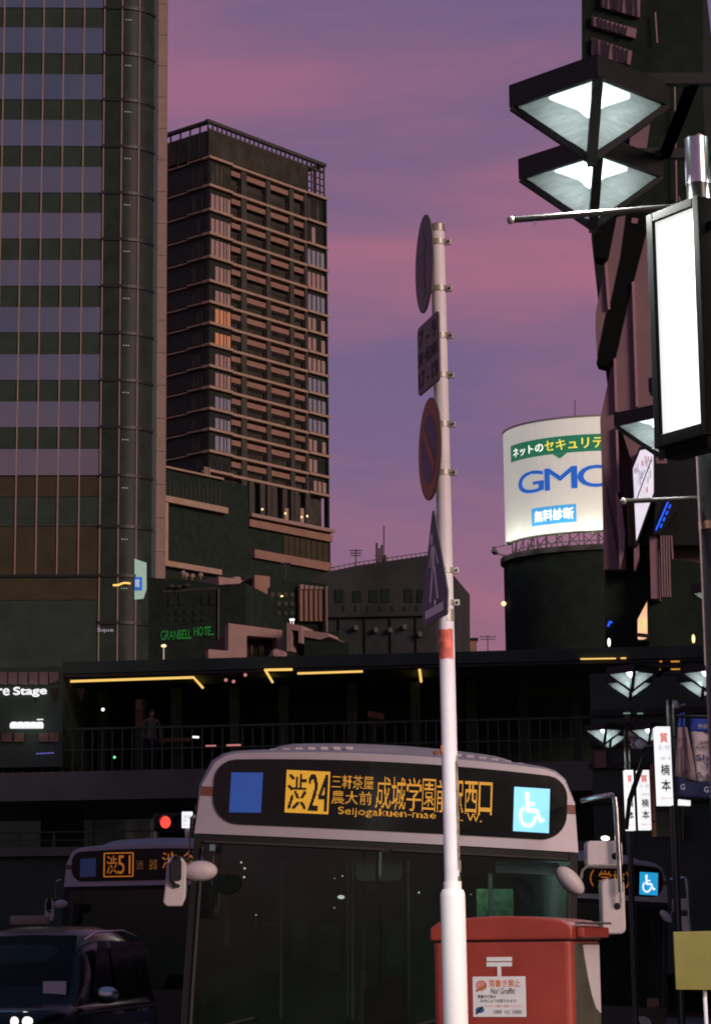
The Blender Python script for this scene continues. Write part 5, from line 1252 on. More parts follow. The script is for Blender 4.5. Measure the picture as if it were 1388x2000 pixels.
    def rect(name, mk, p0, p1, p3, e=.015):      # pixel corners: upper left, upper right, lower left
        a, b, c = q(*p0), q(*p1), q(*p3); mb = MB(); n = 6
        for i in range(n):
            f0, f1 = i / n, (i + 1) / n
            A = ptd(a[0] + (b[0] - a[0]) * f0, a[1] + (b[1] - a[1]) * f0, e); B = ptd(a[0] + (b[0] - a[0]) * f1, a[1] + (b[1] - a[1]) * f1, e); dx, dz = c[0] - a[0], c[1] - a[1]
            mb.quad(ptd(a[0] + (b[0] - a[0]) * f0 + dx, a[1] + (b[1] - a[1]) * f0 + dz, e), ptd(a[0] + (b[0] - a[0]) * f1 + dx, a[1] + (b[1] - a[1]) * f1 + dz, e), B, A)
        return mb.build(name, mk, disp)
    def ledtxt(body, mk, u0, v0, u1, v1, nx, ny, bold=.0, e=.018, invert=False, fill=.80):
        mb = MB(); led(mb, body, (0, 0, 0), (1, 0, 0), (0, 1, 0), nx, ny, bold, fill, invert)
        mb.v = [ptd(u0 + (u1 - u0) * p.x, v0 + (v1 - v0) * p.y, e) for p in mb.v]; mb.build('led_lettering', mk, disp)
    def box_of(x0, y0, x1, y1): a = q(x0, y1); b = q(x1, y0); return a[0], a[1], b[0], b[1]
    def icon(name, mk, x0, y0, x1, y1):
        u0, v0, u1, v1 = box_of(x0, y0, x1, y1)
        u0, u1 = q(x0, (y0 + y1) / 2)[0], q(x1, (y0 + y1) / 2)[0]
        mb = MB(); mb.quad(ptd(u0, v0, .015), ptd(u1, v0, .015), ptd(u1, v1, .015), ptd(u0, v1, .015)); pn = mb.build(name, mk, disp)
        mb = MB(); wheelchair(mb, lambda x, y: ptd(u0 + (u1 - u0) * (.04 + .90 * x), v0 + (v1 - v0) * (.02 + .93 * y), .019)); mb.build('wheelchair_symbol', 'iconwhite', pn)
    if route == 'main':
        rect('picture_panel', 'panelblue', (454, 1507), (516, 1508.5), (450, 1585))
        u0, v0 = q(558, 1585); u1, v1 = q(643, 1508); u0 = q(560, 1546)[0]; u1 = q(645, 1546)[0]; v0 = q(600, 1588)[1]; v1 = q(600, 1505)[1]
        mb = MB(); mb.quad(ptd(u0, v0, .014), ptd(u1, v0, .014), ptd(u1, v1, .014), ptd(u0, v1, .014)); mb.build('route_panel', 'ledblack', disp)
        m_ = (u0 + u1) / 2
        for body, a, b in (('渋', u0 + .005, m_ - .004), ('24', m_ + .004, u1 - .01)):
            pass
        # amber field with dark figures
        mb = MB(); nx, ny = 44, 40; g = MB(); led(g, '渋', (.04, .06, 0), (.43, 0, 0), (0, .86, 0), 19, 34, .035, 1.0); led(g, '24', (.52, .06, 0), (.44, 0, 0), (0, .86, 0), 19, 34, .03, 1.0)
        g.v = [ptd(u0 + (u1 - u0) * p.x, v0 + (v1 - v0) * p.y, .021) for p in g.v]; g.build('led_lettering', 'ledblack', disp)
        for i in range(nx):
            for j in range(ny):
                x, y = i / nx, j / ny; mb.quad(ptd(u0 + (u1 - u0) * x, v0 + (v1 - v0) * y, .017), ptd(u0 + (u1 - u0) * (x + .8 / nx), v0 + (v1 - v0) * y, .017), ptd(u0 + (u1 - u0) * (x + .8 / nx), v0 + (v1 - v0) * (y + .8 / ny), .017), ptd(u0 + (u1 - u0) * x, v0 + (v1 - v0) * (y + .8 / ny), .017))
        mb.build('route_field', 'amber', disp)
        vv = lambda y: q(690, y)[1]
        ledtxt('三軒茶屋', 'amberdim', q(649, 1528)[0], vv(1541), q(731, 1528)[0], vv(1514.5), 56, 15, .0)
        ledtxt('農大前', 'amberdim', q(649, 1558)[0], vv(1571), q(727, 1558)[0], vv(1545.5), 54, 15, .0)
        v0, v1 = q(850, 1586)[1], q(850, 1522)[1]
        xs = [735, 766, 795, 826, 854, 882, 909, 937, 966]
        for ch, a, b in zip('成城学園前駅西口', xs, xs[1:]):
            ledtxt(ch, 'amberdim', q(a, 1550)[0], v0, q(b - 2, 1550)[0], v1, 16, 32, .012)
        ledtxt('Seijogakuen-mae', 'amberdim', q(662, 1580)[0], q(750, 1598)[1], q(852, 1588)[0], q(750, 1580)[1], 96, 13, .0)
        ledtxt('Sta. W.', 'amberdim', q(872, 1595)[0], q(900, 1603)[1], q(942, 1598)[0], q(900, 1587)[1], 40, 11, .0)
        icon('access_panel', 'cyan', 1006, 1539, 1078, 1622)
    elif route == 'left':
        rect('picture_panel', 'dimblue', (460, 1512), (530, 1513), (456, 1590))
        a = [q(x, 1550)[0] for x in (575, 625, 680)]; v0, v1 = q(640, 1588)[1], q(640, 1510)[1]
        ledtxt('渋', 'orangeled', a[0], v0, a[1] - .01, v1, 20, 30, .01); ledtxt('51', 'orangeled', a[1], v0, a[2], v1, 20, 30, .01)
        mb = MB(); e = .035
        for p0, p1 in (((a[0] - e, v0 - e), (a[2] + e, v0 - e)), ((a[2] + e, v0 - e), (a[2] + e, v1 + e)), ((a[2] + e, v1 + e), (a[0] - e, v1 + e)), ((a[0] - e, v1 + e), (a[0] - e, v0 - e))): mb.bar(ptd(*p0), ptd(*p1), .012)
        mb.build('led_border', 'orangeled', disp)
        ledtxt('渋', 'leddim', q(705, 1550)[0], q(700, 1575)[1], q(735, 1550)[0], q(700, 1535)[1], 14, 14); ledtxt('器', 'leddim', q(760, 1550)[0], q(760, 1577)[1], q(795, 1550)[0], q(760, 1537)[1], 14, 14)
        ledtxt('渋', 'orangeled', q(815, 1550)[0], q(850, 1580)[1], q(880, 1550)[0], q(850, 1510)[1], 28, 30, .01); ledtxt('谷', 'orangeled', q(905, 1550)[0], q(940, 1583)[1], q(970, 1550)[0], q(940, 1513)[1], 28, 30, .01); ledtxt('駅', 'orangeled', q(995, 1550)[0], q(1000, 1583)[1], q(1060, 1550)[0], q(1000, 1513)[1], 28, 30, .01)
        ledtxt('SHIBUYA', 'orangeled', q(855, 1550)[0], q(900, 1608)[1], q(1010, 1550)[0], q(900, 1593)[1], 60, 9)
    else:
        icon('access_panel', 'cyan2', 1012, 1538, 1092, 1628)
        v0, v1 = q(900, 1600)[1], q(900, 1530)[1]
        for ch, a, b in (('（', 800, 818), ('学', 838, 890), ('校', 896, 948), ('）', 952, 968)): ledtxt(ch, 'orangeled', q(a, 1560)[0], v0, q(b, 1560)[0], v1, 22 if b - a > 20 else 8, 26)
        ledtxt('口', 'orangeled', q(640, 1560)[0], q(640, 1600)[1], q(700, 1560)[0], q(640, 1500)[1], 26, 30, .012)
    # mirrors
    def ml(px, py, y): u, v = q(px, py); return Vector((u, y, H0 + v))
    def slab(pts, y0, y1, name, mk, bev=.012):
        mb = MB(); mb.prism([ml(x, y, y0) for x, y in pts], (0, y1 - y0, 0)); return mb.build(name, mk, root, bevel=bev, seg=3)
    def rr4(x0, y0, x1, y1, r, lean=0):
        o = rrect(x1 - x0, y1 - y0, r, 5, (x0 + x1) / 2, (y0 + y1) / 2); return [(x + lean * (y - y0), y) for x, y in o]
    def dish(cx, cy, rx, ry, ang, y, name='round_mirror'):
        c = ml(cx, cy, y); a = R(ang); mb = MB(); rings = []
        for k, (f, dy) in enumerate(((1, 0), (.98, -.012), (.86, -.03), (.55, -.048), (.2, -.055), (.02, -.056))):
            rings.append([c + Vector(((rx * f * math.cos(t) * math.cos(a) - ry * f * math.sin(t) * math.sin(a)) / 300, dy, (rx * f * math.cos(t) * math.sin(a) + ry * f * math.sin(t) * math.cos(a)) / 300)) for t in [2 * math.pi * i / 28 for i in range(28)]])
        for r0, r1 in zip(rings, rings[1:]):
            for i in range(28): j = (i + 1) % 28; mb.quad(r0[i], r0[j], r1[j], r1[i])
        mb.quad(*rings[-1]); mb.quad(*rings[0][::-1]); m_ = mb.build(name, 'mirrorshell', root, smooth=True)
        mb = MB(); mb.tube([c + Vector((rx * 1.01 * math.cos(t) * math.cos(a) - ry * 1.01 * math.sin(t) * math.sin(a), 0, rx * 1.01 * math.cos(t) * math.sin(a) + ry * 1.01 * math.sin(t) * math.cos(a))) / 1.0 if False else c + Vector(((rx * math.cos(t) * math.cos(a) - ry * math.sin(t) * math.sin(a)) / 300, .002, (rx * math.cos(t) * math.sin(a) + ry * math.sin(t) * math.cos(a)) / 300)) for t in [2 * math.pi * i / 28 for i in range(29)]], .006, 6); mb.build('rim', 'column', m_)
        return m_
    slab([(345, 1676), (362, 1676), (372, 1690), (371, 1752), (364, 1769), (336, 1769), (329, 1762), (333, 1728), (336, 1684)], -.42, -.30, 'mirror', 'mirrorshell')
    slab(rr4(347, 1682, 363, 1722, 5), -.428, -.42, 'mirror_inset', 'ink', .002)
    mb = MB(); mb.tube([ml(376, 1684, -.36), ml(350, 1678, -.44), ml(344, 1690, -.45), ml(345, 1722, -.45), ml(352, 1731, -.44), ml(368, 1732, -.36)], .013, 8); mb.build('mirror_bracket', 'rubber', root, smooth=True)
    mb = MB(); mb.tube([ml(383, 1596, -.05), ml(381, 1604, -.33), ml(370.5, 1745, -.34)], .0125, 10); mb.build('mirror_arm', 'chrome', root, smooth=True)
    dish(397.5, 1703, 32, 19, 4, -.36)
    mb = MB(); mb.tube([ml(375, 1688, -.33), ml(394, 1690, -.33), ml(397, 1700, -.36)], .009, 8); mb.build('mirror_stalk', 'mirrorshell', root)
    slab(rr4(1124, 1648, 1193, 1699, 9), -.42, -.30, 'mirror', 'mirrorshell', .016)
    slab(rr4(1150, 1719, 1195, 1822, 12, .01), -.42, -.30, 'mirror', 'mirrorshell', .016)
    mb = MB(); mb.tube([ml(1137, 1565, .0), ml(1150, 1564, -.3), ml(1174, 1563, -.46), ml(1178, 1568, -.47), ml(1180, 1590, -.47), ml(1184.5, 1744, -.47)], [.016, .016, .017, .018, .018, .018], 12); mb.build('mirror_arm', 'chrome', root, smooth=True)
    mb = MB(); mb.tube([ml(1184.5, 1744, -.47), ml(1185.5, 1766, -.47)], .009, 8); mb.build('mirror_rod', 'zinc', root)
    mb = MB(); mb.tube([ml(1114, 1718, -.40), ml(1115, 1704, -.42), ml(1125, 1695.5, -.44), ml(1140, 1694.5, -.45), ml(1180, 1694.5, -.47)], .0085, 8); mb.build('mirror_stalk', 'zinc', root, smooth=True)
    dish(1093, 1722, 33, 17, -43, -.40)
    if full:
        for p in ((1178, 1677), (1180, 1770)):
            mb = MB(); mb.ball(ml(p[0], p[1], -.425), .022, 10, (1, .5, 1)); mb.build('mirror_knob', 'rubber', root)
        mb = MB(); c = ml(1163, 1642.5, -.36); mb.ball(c, .022, 10, (1.3, .8, .7)); mb.build('marker_lamp', 'warmwhite', root)
        # seen through the windscreen, and glowing dots for its reflections
        slab([(976, 1678), (1101, 1681), (1101, 1705), (976, 1700)], .30, .31, 'roller_blind', 'blind', 0)
        slab([(962, 1701), (970, 1701), (969, 1990), (961, 1990)], .33, .36, 'door_post', 'blind', 0)
        slab([(977, 1722), (1056, 1722), (1056, 1830), (977, 1830)], 1.6, 1.7, 'seat_back', 'seat', 0)
        slab(rr4(697, 1661, 788, 1718, 11), .22, .27, 'inside_mirror', 'oldsteel2', .01); slab([(741, 1655), (743, 1655), (743, 1730), (741, 1730)], .20, .21, 'mirror_mount', 'ink', 0)
        slab(rr4(816, 1662, 850, 1694, 14), .3, .32, 'fan', 'recess', 0)
        slab([(440, 1690), (452, 1690), (452, 1840), (440, 1840)], 1.0, 1.05, 'grab_pole', 'recess', 0)
        slab([(413, 1648), (424, 1648), (424, 1660), (413, 1660)], .075, .078, 'inspection_sticker', 'blueink2', 0)
        for i, (x, y, yy) in enumerate(((520, 1790, 2.2), (590, 1775, 3.0), (650, 1790, 2.4), (745, 1785, 3.2), (800, 1780, 2.7))):
            slab(rr4(x, y, x + 46, y + 110, 10), yy, yy + .08, 'seat_back', 'interior', .02)
        for x, yy in ((560, 1.6), (707, 2.0), (705, 1.2), (835, 1.8), (930, 1.4)):
            mb = MB(); mb.tube([ml(x, 1660, yy), ml(x, 1990, yy)], .011, 6); mb.build('grab_pole', 'zinc2', root)
        for sg_, x in ((1, 560), (1, 930)):
            mb = MB(); mb.tube([ml(x, 2075, -.10), ml(x - 150, 1990, -.09)], .010, 6); mb.bar(ml(x - 250, 2020, -.08), ml(x - 60, 1975, -.08), .014); mb.build('wiper', 'rubber', root)
        for x, y, mk, r in ((475, 1671, 'spark', .006), (482, 1683, 'spark', .007), (481, 1701, 'spark', .007), (668, 1704, 'dimspark', .006), (684, 1699, 'warmspark', .005), (667, 1764, 'dimspark', .007), (842, 1733, 'spark', .006), (950, 1737, 'dimspark', .006), (506, 1778, 'warmspark', .005)):  # reflections in the windscreen, put in as small glowing balls
            p = ml(x, y, 1.1); mb = MB(); mb.ball(p, r * 1.07, 8); mb.build('windscreen_glint', mk, root)
        light('cabin_light', (.75, 1.3, H0 - .1), 5, root, r=.08, col=(.75, 1, .85)); light('cabin_light', (-.7, 2.2, H0 - .1), .8, root, r=.08, col=(.75, 1, .85))
        mb = MB(); c = ml(681, 1742, 1.1); mb.ball(c, .017, 8, (1.5, 1, .8)); mb.build('wide_glint', 'spark', root)  # a wider windscreen reflection, also a glowing ball
        mb = MB(); mb.bar(ml(505, 1775, 1.1), ml(505.5, 1800, 1.1), .006); mb.build('grab_rail', 'chrome', root)
    # place it: local z stays upright but leaning by tilt in the picture plane
    M3 = Matrix.Rotation(yaw, 3, 'Z') @ Matrix.Rotation(tilt, 3, 'Y')
    k = scale_px / 300 * Y / 15.0
    root.rotation_mode = 'XYZ'; root.rotation_euler = M3.to_euler()
    o = P(px, py, Y); root.location = o - M3 @ Vector((0, 0, H0))
    return root
K['stripe'] = mat('brown_stripe', (.22, .075, .045), .5); K['dimblue'] = emit('dim_blue_panel', (.02, .035, .11), .35); K['leddim'] = emit('dim_orange_led', (.8, .30, .04), .18)
K['warmwhite'] = emit('warm_white_marker', (1, .95, .75), 2.5); K['oldsteel2'] = mat('dull_plastic', (.10, .13, .115), .6); K['blueink2'] = mat('blue_sticker', (.10, .22, .26), .6)
bus('near city bus with amber route 24 display and light blue wheelchair sign', 759, 1640, 15.0, 300, .058, R(3), True, 'main')
bus('dim city bus behind the taxi with orange route 51 display', 292, 1727, 33.0, 136, -.004, R(-4), False, 'left')
bus('dark city bus on the right partly hidden by the postbox', 1134, 1752, 32.6, 138, .062, R(3), False, 'right')

# ================================================================== TAXI
def car(label, pos, rz, h=1.75):
    root = thing('taxi', label, 'taxi', (0, 0, 0)); w = .845; Ln = 4.4
    # lower body: lofted rounded sections
    secs = [(0.0, .62, .38, .62), (.06, .74, .30, .84), (.25, .82, .24, 1.0), (1.0, w, .22, 1.05), (1.45, w, .22, 1.06), (3.9, w, .22, 1.06), (4.25, .80, .26, 1.02), (4.4, .70, .36, .9)]
    mb = MB(); n = 14; rows = []
    for y, hw, z0, z1 in secs: rows.append([Vector((x, y, z)) for x, z in rrect(hw * 2, z1 - z0, min(.14, (z1 - z0) / 3), 4, 0, (z0 + z1) / 2)])
    m_ = len(rows[0])
    for a, b in zip(rows, rows[1:]):
        for i in range(m_): j = (i + 1) % m_; mb.quad(a[i], a[j], b[j], b[i])
    mb.quad(*rows[0]); mb.quad(*rows[-1][::-1]); mb.build('body', 'blackgloss', root, smooth=True)
    # cabin
    gh = [(1.10, .76, 1.03), (1.45, .75, 1.30), (1.75, .74, h - .22), (2.0, .73, h - .10), (2.3, .72, h - .035), (2.7, .72, h - .005), (3.2, .72, h), (3.7, .71, h - .03), (4.0, .70, h - .10), (4.2, .70, h - .28), (4.36, .70, 1.1)]
    mb = MB(); rows = []
    for y, hw, z1 in gh:
        zb_ = 1.0; hh = z1 - zb_; rw = []
        for k in range(21):
            a = math.pi * (1 - k / 20); c_, s_ = math.cos(a), math.sin(a)
            x = hw * math.copysign(abs(c_) ** .38, c_) * (1.06 - .22 * (abs(s_) ** .8) * min(1, hh / .7)); rw.append(Vector((x, y, zb_ + hh * abs(s_) ** .42)))
        rows.append(rw)
    for a, b in zip(rows, rows[1:]):
        for i in range(20): mb.quad(a[i], a[i + 1], b[i + 1], b[i])
    mb.quad(*rows[-1]); mb.build('cabin', 'blackgloss', root, smooth=True)
    for sg in (-1, 1):
        for y0, y1 in ((1.75, 2.55), (2.63, 3.5), (3.58, 4.0)):
            f = lambda y, z: Vector((sg * (.795 - (z - 1.0) / (h - 1.05) * .125 + .016), y, z)); a = .45 if y0 < 1.8 else 0
            mb = MB(); mb.quad(f(y0, 1.10), f(y1, 1.10), f(y1, h - .17), f(y0 + a, h - .17)); mb.build('window', 'carwin', root)
        mb = MB(); mb.tube([(sg * .66, 1.85, h - .16), (sg * .655, 2.3, h - .075), (sg * .655, 3.3, h - .055), (sg * .65, 3.9, h - .12), (sg * .70, 4.2, h - .33)], .014, 6); mb.build('roof_trim', 'chrome', root, smooth=True)
        mb = MB(); mb.ball((sg * .98, 1.62, 1.12), .12, 12, (1.1, .6, .75)); mr = mb.build('mirror', 'chrome', root, smooth=True)
        for hx, hr in ((.53, .035), (.66, .048)):
            mb = MB(); mb.prism([Vector((sg * (hx + hr * math.cos(t * .4)), .02 + .02 * abs(math.cos(t * .4)), .91 + .045 * math.sin(t * .4))) for t in range(16)], (0, .04, 0)); mb.build('headlight', 'headlamp', root)
        mb = MB(); mb.tube([(sg * .35, .035, 1.0), (sg * .62, .05, 1.005), (sg * .80, .20, 1.01)], .013, 6); mb.build('lamp_trim', 'chrome', root)
        for y in (2.45, 3.42):
            mb = MB(); mb.bar((sg * .86, y, .93), (sg * .86, y + .2, .93), .025, .03); mb.build('door_handle', 'chrome', root)
        mb = MB(); mb.bar((sg * .858, 1.2, .78), (sg * .858, 3.6, .78), .012, .016); mb.build('side_trim', 'chrome', root)
        for y in (.85, 3.55):
            mb = MB(); mb.tube([(sg * .62, y, .31), (sg * .85, y, .31)], .31, 22); wh = mb.build('wheel', 'rubber', root); mb = MB(); mb.tube([(sg * .855, y, .31), (sg * .865, y, .31)], .19, 18); mb.build('rim', 'zinc', wh)
    mb = MB(); mb.quad((-.70, 1.30, 1.10), (.70, 1.30, 1.10), (.58, 1.93, h - .14), (-.58, 1.93, h - .14)); mb.v = [p + Vector((0, -.045, .03)) for p in mb.v]; mb.build('windscreen', 'carwin', root)
    mb = MB(); mb.box(.42, .66, 1.26, 1.28, 1.13, 1.27); mb.build('paper_card', 'white', root)
    mb = MB(); mb.box(-.2, .2, 2.0, 2.15, h, h + .1); mb.build('roof_sign', 'zinc2', root, bevel=.02)
    mb = MB(); mb.box(-.3, .3, -.012, 0, .5, .66); mb.build('number_plate', 'white', root)
    mb = MB(); mb.box(-.4, .4, -.01, .02, .68, .74); mb.build('grille', 'chrome', root)
    root.rotation_euler = (0, 0, rz); root.location = pos
    return root
K['carwin'] = mat('dark_car_glass', (.010, .014, .013), .08, spec=.14, var=.2)
th = R(-10.3); near_c = P(78, 1985, 22.5); rt = Matrix.Rotation(th, 3, 'Z')
loc_ = Vector((near_c.x, near_c.y, 0)) - rt @ Vector((.80, 0, 0))
car('glossy black taxi with its headlamps lit in the dark lower left corner', loc_, th, 1.84)

# ================================================================== SHOPS, SIGNS AND BANNERS ON THE RIGHT
def right_street():
    fs = Fac(P(1240, 1500, 47), (.98, -.2)); root = thing('shop_building', 'dark low shop block behind the white vertical signs', 'building', fs.pt(1, 0))
    mb = MB(); fs.pxbox(mb, 1150, 1316, 1560, 1900, -8, 0); mb.build('wall', 'darkwall', root)
    for x0, y0, x1, y1, mk in ((1206, 1660, 1216, 1790, 'recess'), (1330, 1590, 1336, 1640, 'column'), (1160, 1468, 1185, 1500, 'brown'), (1216, 1640, 1222, 1800, 'column')):
        mb = MB(); fs.pxbox(mb, x0, y0, x1, y1, 0, .12); mb.build('shop_panel', mk, root)
    mb = MB()
    for y in (1388, 1448, 1492, 1560): fs.pxbox(mb, 1150, y, 1500, y + 1.2, 0, .1)
    mb.build('ledge', 'column', root)
    for x0, x1, y in ((1218, 1231, 1393.5), (1245, 1256, 1394)):
        mb = MB(); fs.pxbox(mb, x0, y, x1, y + 2, .1, .2); mb.build('shop_light', 'greenglow', root)
    mb = MB(); fs.pxbox(mb, 1219, 1396, 1231, 1412, .0, .1); mb.build('window', 'greenglass', root)
    # left-hand wing closing the gap under the canopy behind the near bus roof
    fw = Fac(P(1000, 1500, 54), (1, 0))
    def vsign(lab, x0, y0, x1, y1, lean, Y, clip=None, sub='三菱東京'):
        root = thing('shop_sign', lab, 'sign', P(x0, y1, Y), 'white vertical shop signs'); kk = Y / 40
        fa = Fac(P((x0 + x1) / 2, (y0 + y1) / 2, Y), (1, 0.05)); h = y1 - y0
        X = lambda f, g: x0 + (x1 - x0) * f + lean * g; 
        def pp(f, g, t): return fa.pt(*fa.uv(X(f, g), y0 + h * g), t)
        mb = MB(); mb.hexa([pp(0, 1, .05), pp(1, 1, .05), pp(1, 1, -.1), pp(0, 1, -.1), pp(0, 0, .05), pp(1, 0, .05), pp(1, 0, -.1), pp(0, 0, -.1)]); mb.build('panel', 'whitesign', root)
        def tx(body, f0, g0, f1, g1, mk, **k):
            mb = MB(); O = pp(f0, g1, .06); write(mb, body, O, pp(f1, g1, .06) - O, pp(f0, g0, .06) - O, **k); mb.build('lettering', mk, root)
        tx('質', .22, .085, .78, .205, 'signkanjired', bold=.02); tx('買入・販売', .10, .235, .90, .30, 'screengrey'); tx(sub, .12, .385, .92, .43, 'screengrey')
        tx('楠', .20, .485, .82, .62, 'ink', bold=.02); tx('本', .20, .68, .84, .82, 'ink', bold=.02)
        tx('品川', .1, .90, .9, .925, 'screenred')
        for sx_ in (0,):
            
            for gg in (.12, .85): mb = MB(); mb.tube([pp(.9, gg, -.06), pp(1.5, gg, -.06)], .014, 6); mb.build('bracket', 'black', root)
    vsign('largest white vertical sign, nearest, with red and black characters', 1278.5, 1420, 1305.5, 1573, 6.5, 20.6, sub='二番街 一番')
    vsign('small white vertical sign right of the slanting dark beam', 1243.5, 1504.5, 1265, 1621, 5, 26.6)
    vsign('small white vertical sign crossed by the slanting dark beam', 1218.5, 1504.5, 1234, 1622, 5, 27.0)
    mb = MB(); mb.bar(P(1258, 1478, 26), P(1228, 1565, 26), .055, .055); mb.bar(P(1228, 1565, 26), P(1222, 1620, 26), .045); tag(mb.build('slanting_beam', 'black'), 'dark slanting beam crossing the small white vertical signs', 'beam')
    r_ = thing('orange_edge_sign', 'grey hanging sign with an orange edge under the largest white sign', 'sign', P(1275, 1640, 30)); fa = Fac(P(1285, 1560, 30), (1, .05))
    mb = MB(); fa.pxbox(mb, 1279, 1586, 1308, 1634, -.1, 0); mb.build('panel', 'recess', r_); mb = MB(); fa.pxpoly(mb, [(1271.5, 1492), (1276.5, 1492), (1280.5, 1634), (1275, 1634)], -.12, .02); mb.build('edge', 'oranged', r_)
    mb = MB(); s0, z0 = fa.uv(1282, 1618); s1, z1 = fa.uv(1305, 1596); write(mb, '質屋', fa.pt(s0, z0, .01), fa.d * (s1 - s0), Vector((0, 0, z1 - z0))); mb.build('lettering', 'column', r_)
    r_ = thing('small_lit_plate', 'small blank white lit plate below the banner', 'sign', P(1335, 1567, 30)); fa = Fac(P(1335, 1567, 30), (1, .05))
    mb = MB(); fa.pxpoly(mb, [(1325, 1561), (1347.5, 1563.5), (1347.5, 1573.5), (1325, 1572.5)], -.08, 0); mb.build('plate', 'whitesign', r_); mb = MB(); mb.tube([P(1333, 1573, 30.05), P(1333, 1640, 30.05)], .015, 6); mb.build('post', 'olive', r_)
    # speaker and camera cluster
    r_ = thing('loudspeaker', 'beige box loudspeaker high among the small lanterns', 'loudspeaker', P(1238, 1425, 29)); mb = MB(); fa = Fac(P(1238, 1425, 29), (.95, .3)); fa.pxpoly(mb, [(1224.5, 1413), (1247, 1412), (1248, 1422), (1256.5, 1428), (1256, 1439), (1224.5, 1440)], -.2, 0); mb.build('box', 'tan', r_, bevel=.02)
    mb = MB(); mb.bar(P(1240, 1412, 29), P(1240, 1400, 29), .05); mb.build('mount', 'black', r_)
    r_ = thing('camera_cluster', 'white security cameras on a bracket below the beige loudspeaker', 'camera', P(1250, 1450, 29)); fa = Fac(P(1250, 1450, 29), (.97, .2))
    mb = MB(); fa.pxpoly(mb, [(1243, 1444), (1253, 1441), (1263, 1445), (1275, 1443.5), (1275, 1456), (1266, 1458), (1258, 1456), (1256, 1463), (1244, 1462), (1239, 1456)], -.15, 0); mb.build('housing', 'whitecam', r_, bevel=.02)
    mb = MB(); fa.pxbox(mb, 1262, 1450, 1272, 1455, .001, .02); mb.build('lens', 'ink', r_)
    mb = MB()
    for x, y in ((1233, 1442), (1233, 1452), (1237, 1457)): fa.pxbox(mb, x, y, x + 5, y + 3, -.1, 0)
    fa.pxbox(mb, 1236, 1441, 1238, 1460, -.1, -.02); mb.build('bracket', 'zinc', r_)
    r_ = thing('dome_camera', 'white dome camera on a thin arm beside the dark lamp pole', 'camera', P(1318, 1378, 24)); mb = MB(); mb.ball(P(1318, 1376, 24), .035, 12, (1, 1, 1.3)); mb.build('dome', 'whitecam', r_, smooth=True); mb = MB(); mb.tube([P(1322, 1384, 24), P(1331, 1376, 24), P(1338, 1376, 24)], .01, 6); mb.build('arm', 'zinc', r_)
    # street banner
    Y = 15; fa = Fac(P(1355, 1480, Y), (.97, -.24)); r_ = thing('street_banner', 'blue and white street banner hanging half furled from the dark pole', 'banner', P(1390, 1560, Y))
    def cloth(pts, name, mk, amp=.012, t=.0):
        mb = MB(); n = 10; (a, b, c, d) = [fa.uv(*p) for p in pts]; g = []
        for i in range(n + 1):
            f = i / n; row = []
            for j in range(7):
                h = j / 6; s = (a[0] + (b[0] - a[0]) * f) * (1 - h) + (d[0] + (c[0] - d[0]) * f) * h; z = (a[1] + (b[1] - a[1]) * f) * (1 - h) + (d[1] + (c[1] - d[1]) * f) * h
                row.append(fa.pt(s, z, t + amp * math.sin(9 * f + 2 * h)))
            g.append(row)
        for i in range(n):
            for j in range(6): mb.quad(g[i][j + 1], g[i + 1][j + 1], g[i + 1][j], g[i][j])
        o = mb.build(name, mk, r_, smooth=True); so_ = o.modifiers.new('s', 'SOLIDIFY'); so_.thickness = .003; return o
    cloth([(1346, 1404), (1412, 1404), (1412, 1432), (1347, 1428)], 'blue_band', 'royal'); cloth([(1347, 1428.5), (1412, 1432.5), (1412, 1530), (1362, 1526)], 'white_field', 'whitecloth')
    cloth([(1325, 1394), (1334, 1390), (1338, 1420), (1322, 1420)], 'blue_fold', 'royal', .006, -.02); cloth([(1322, 1420.5), (1341, 1420.5), (1362, 1526), (1318, 1516)], 'pink_fold', 'foldcloth', .01, .015); cloth([(1318, 1517), (1412, 1531), (1412, 1560), (1320, 1556)], 'navy_band', 'navy', .008, .005)
    def tx(body, x0, y0, x1, y1, mk, t=.022, **k):
        mb = MB(); s0, z0 = fa.uv(x0, y1); s1, z1 = fa.uv(x1, y0); write(mb, body, fa.pt(s0, z0, t), fa.d * (s1 - s0), Vector((0, 0, z1 - z0)), **k); mb.build('lettering', mk, r_)
    tx('渋谷', 1362, 1414, 1381, 1424, 'whitecloth', bold=.02); tx('SHIBUYA', 1367, 1447, 1400, 1454, 'ink', bold=.02); tx('FUKURAS', 1360, 1456.5, 1400, 1463, 'ink', bold=.02)
    tx('Shall', 1360, 1473, 1404, 1486, 'navyink', bold=.02); tx('You', 1375, 1490, 1405, 1501, 'navyink', bold=.02); tx('5 sta', 1363, 1508, 1400, 1519, 'navyink', bold=.02); tx('G', 1329, 1532, 1337, 1543, 'screengrey'); tx('G', 1375, 1537, 1383, 1548, 'screengrey')
    tx('FUKU', 1326, 1441, 1339, 1448, 'column', .035); 
    mb = MB(); q_ = [(1331, 1460), (1339, 1458), (1348, 1508), (1330, 1508)]
    for a, b in zip(q_, q_[1:] + q_[:1]): mb.bar(fa.pt(*fa.uv(*a), .036), fa.pt(*fa.uv(*b), .036), .005)
    mb.build('bottle_outline', 'ink', r_)
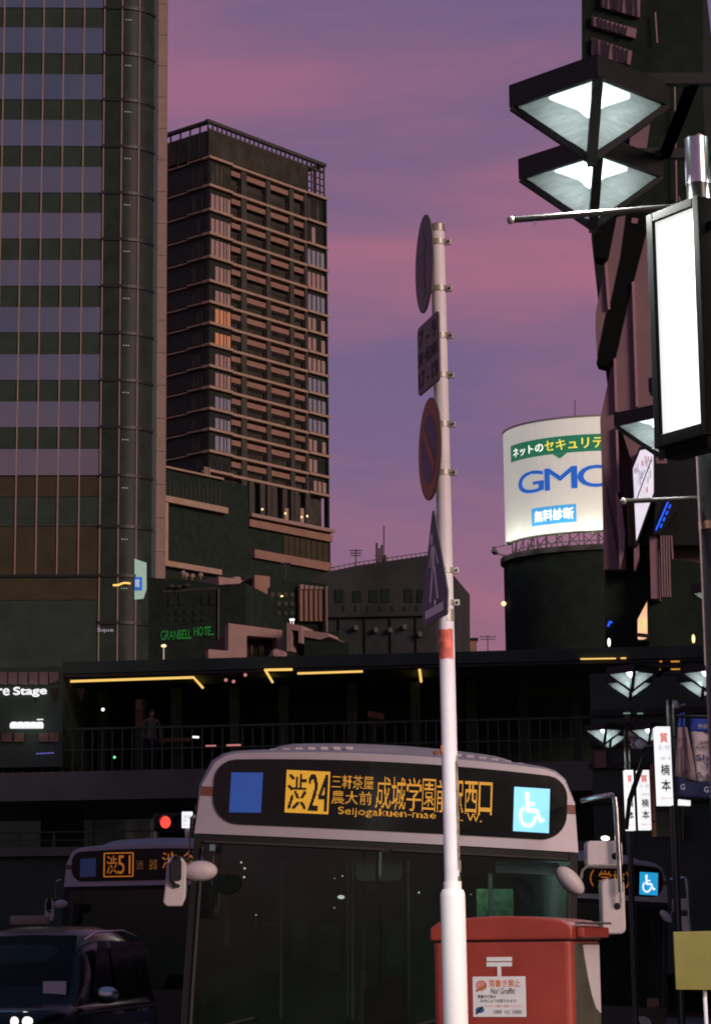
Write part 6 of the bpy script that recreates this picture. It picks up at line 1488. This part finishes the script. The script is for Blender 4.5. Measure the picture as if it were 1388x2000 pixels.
    mb = MB(); mb.tube([fa.pt(*fa.uv(1316, 1398), -.01), fa.pt(*fa.uv(1420, 1401), -.01)], .008, 8); mb.build('rod', 'black', r_)
    mb = MB(); mb.tube([fa.pt(*fa.uv(1415, 1390), -.01), fa.pt(*fa.uv(1420, 2400), -.01)], .03, 10); mb.build('post', 'black', r_)
    mb = MB(); fa2 = Fac(P(1250, 1945, 30), (1, 0)); fa2.pxbox(mb, 1262, 1950, 1286, 1967, -.02, 0); 
    r2 = thing('dim_number_plate', 'dim brown plate with a faint number low on the dark bus front', 'plate', fa2.pt(fa2.s(1270), 1)); mb.build('plate', 'brown2', r2)
    mb = MB(); s0, z0 = fa2.uv(1267, 1963); s1, z1 = fa2.uv(1282, 1954); write(mb, '10', fa2.pt(s0, z0, .01), fa2.d * (s1 - s0), Vector((0, 0, z1 - z0))); mb.build('lettering', 'stripe', r2)
K['oranged'] = mat('orange_edge', (.30, .12, .05), .6, var=.5, scale=2); K['greenglass'] = mat('green_window', (.05, .08, .07), .2); K['tan'] = mat('beige_plastic', (.62, .55, .38), .6); K['whitecam'] = mat('white_camera_plastic', (.75, .76, .78), .5)
K['foldcloth'] = mat('dusty_pink_cloth', (.24, .18, .20), .9, var=.2, scale=9); K['navyink'] = mat('navy_ink', (.03, .045, .16), .7); K['brown2'] = mat('dim_brown_plate', (.09, .05, .04), .7)
right_street()

def shade_buildings():  # unseen buildings added to keep the low sun off the farther street
    for x0, x1, y0, y1, h, lab in ((11.5, 24, 7, 27, 24, 'unseen plain dark building added to shade the street, to the right of the lamp row, nearer half'), (12.5, 26, 27.5, 48, 20, 'unseen tall dark building added to shade the street, to the right of the lamp row, farther half')):
        root = thing('shade_building', lab, 'building', (x0, y0, 0)); mb = MB(); mb.box(x0, x1, y0, y1, 0, h); mb.build('wall', 'darkwall', root)
        for z in range(4, int(h) - 2, 4):
            mb = MB(); mb.box(x0 - .06, x0 + .1, y0 + 1, y1 - 1, z, z + 1.8); mb.build('window', 'aptglass', root)
        mb = MB(); mb.box(x0 - .25, x1 + .2, y0 - .2, y1 + .2, h, h + .5); mb.build('parapet', 'column', root)
shade_buildings()
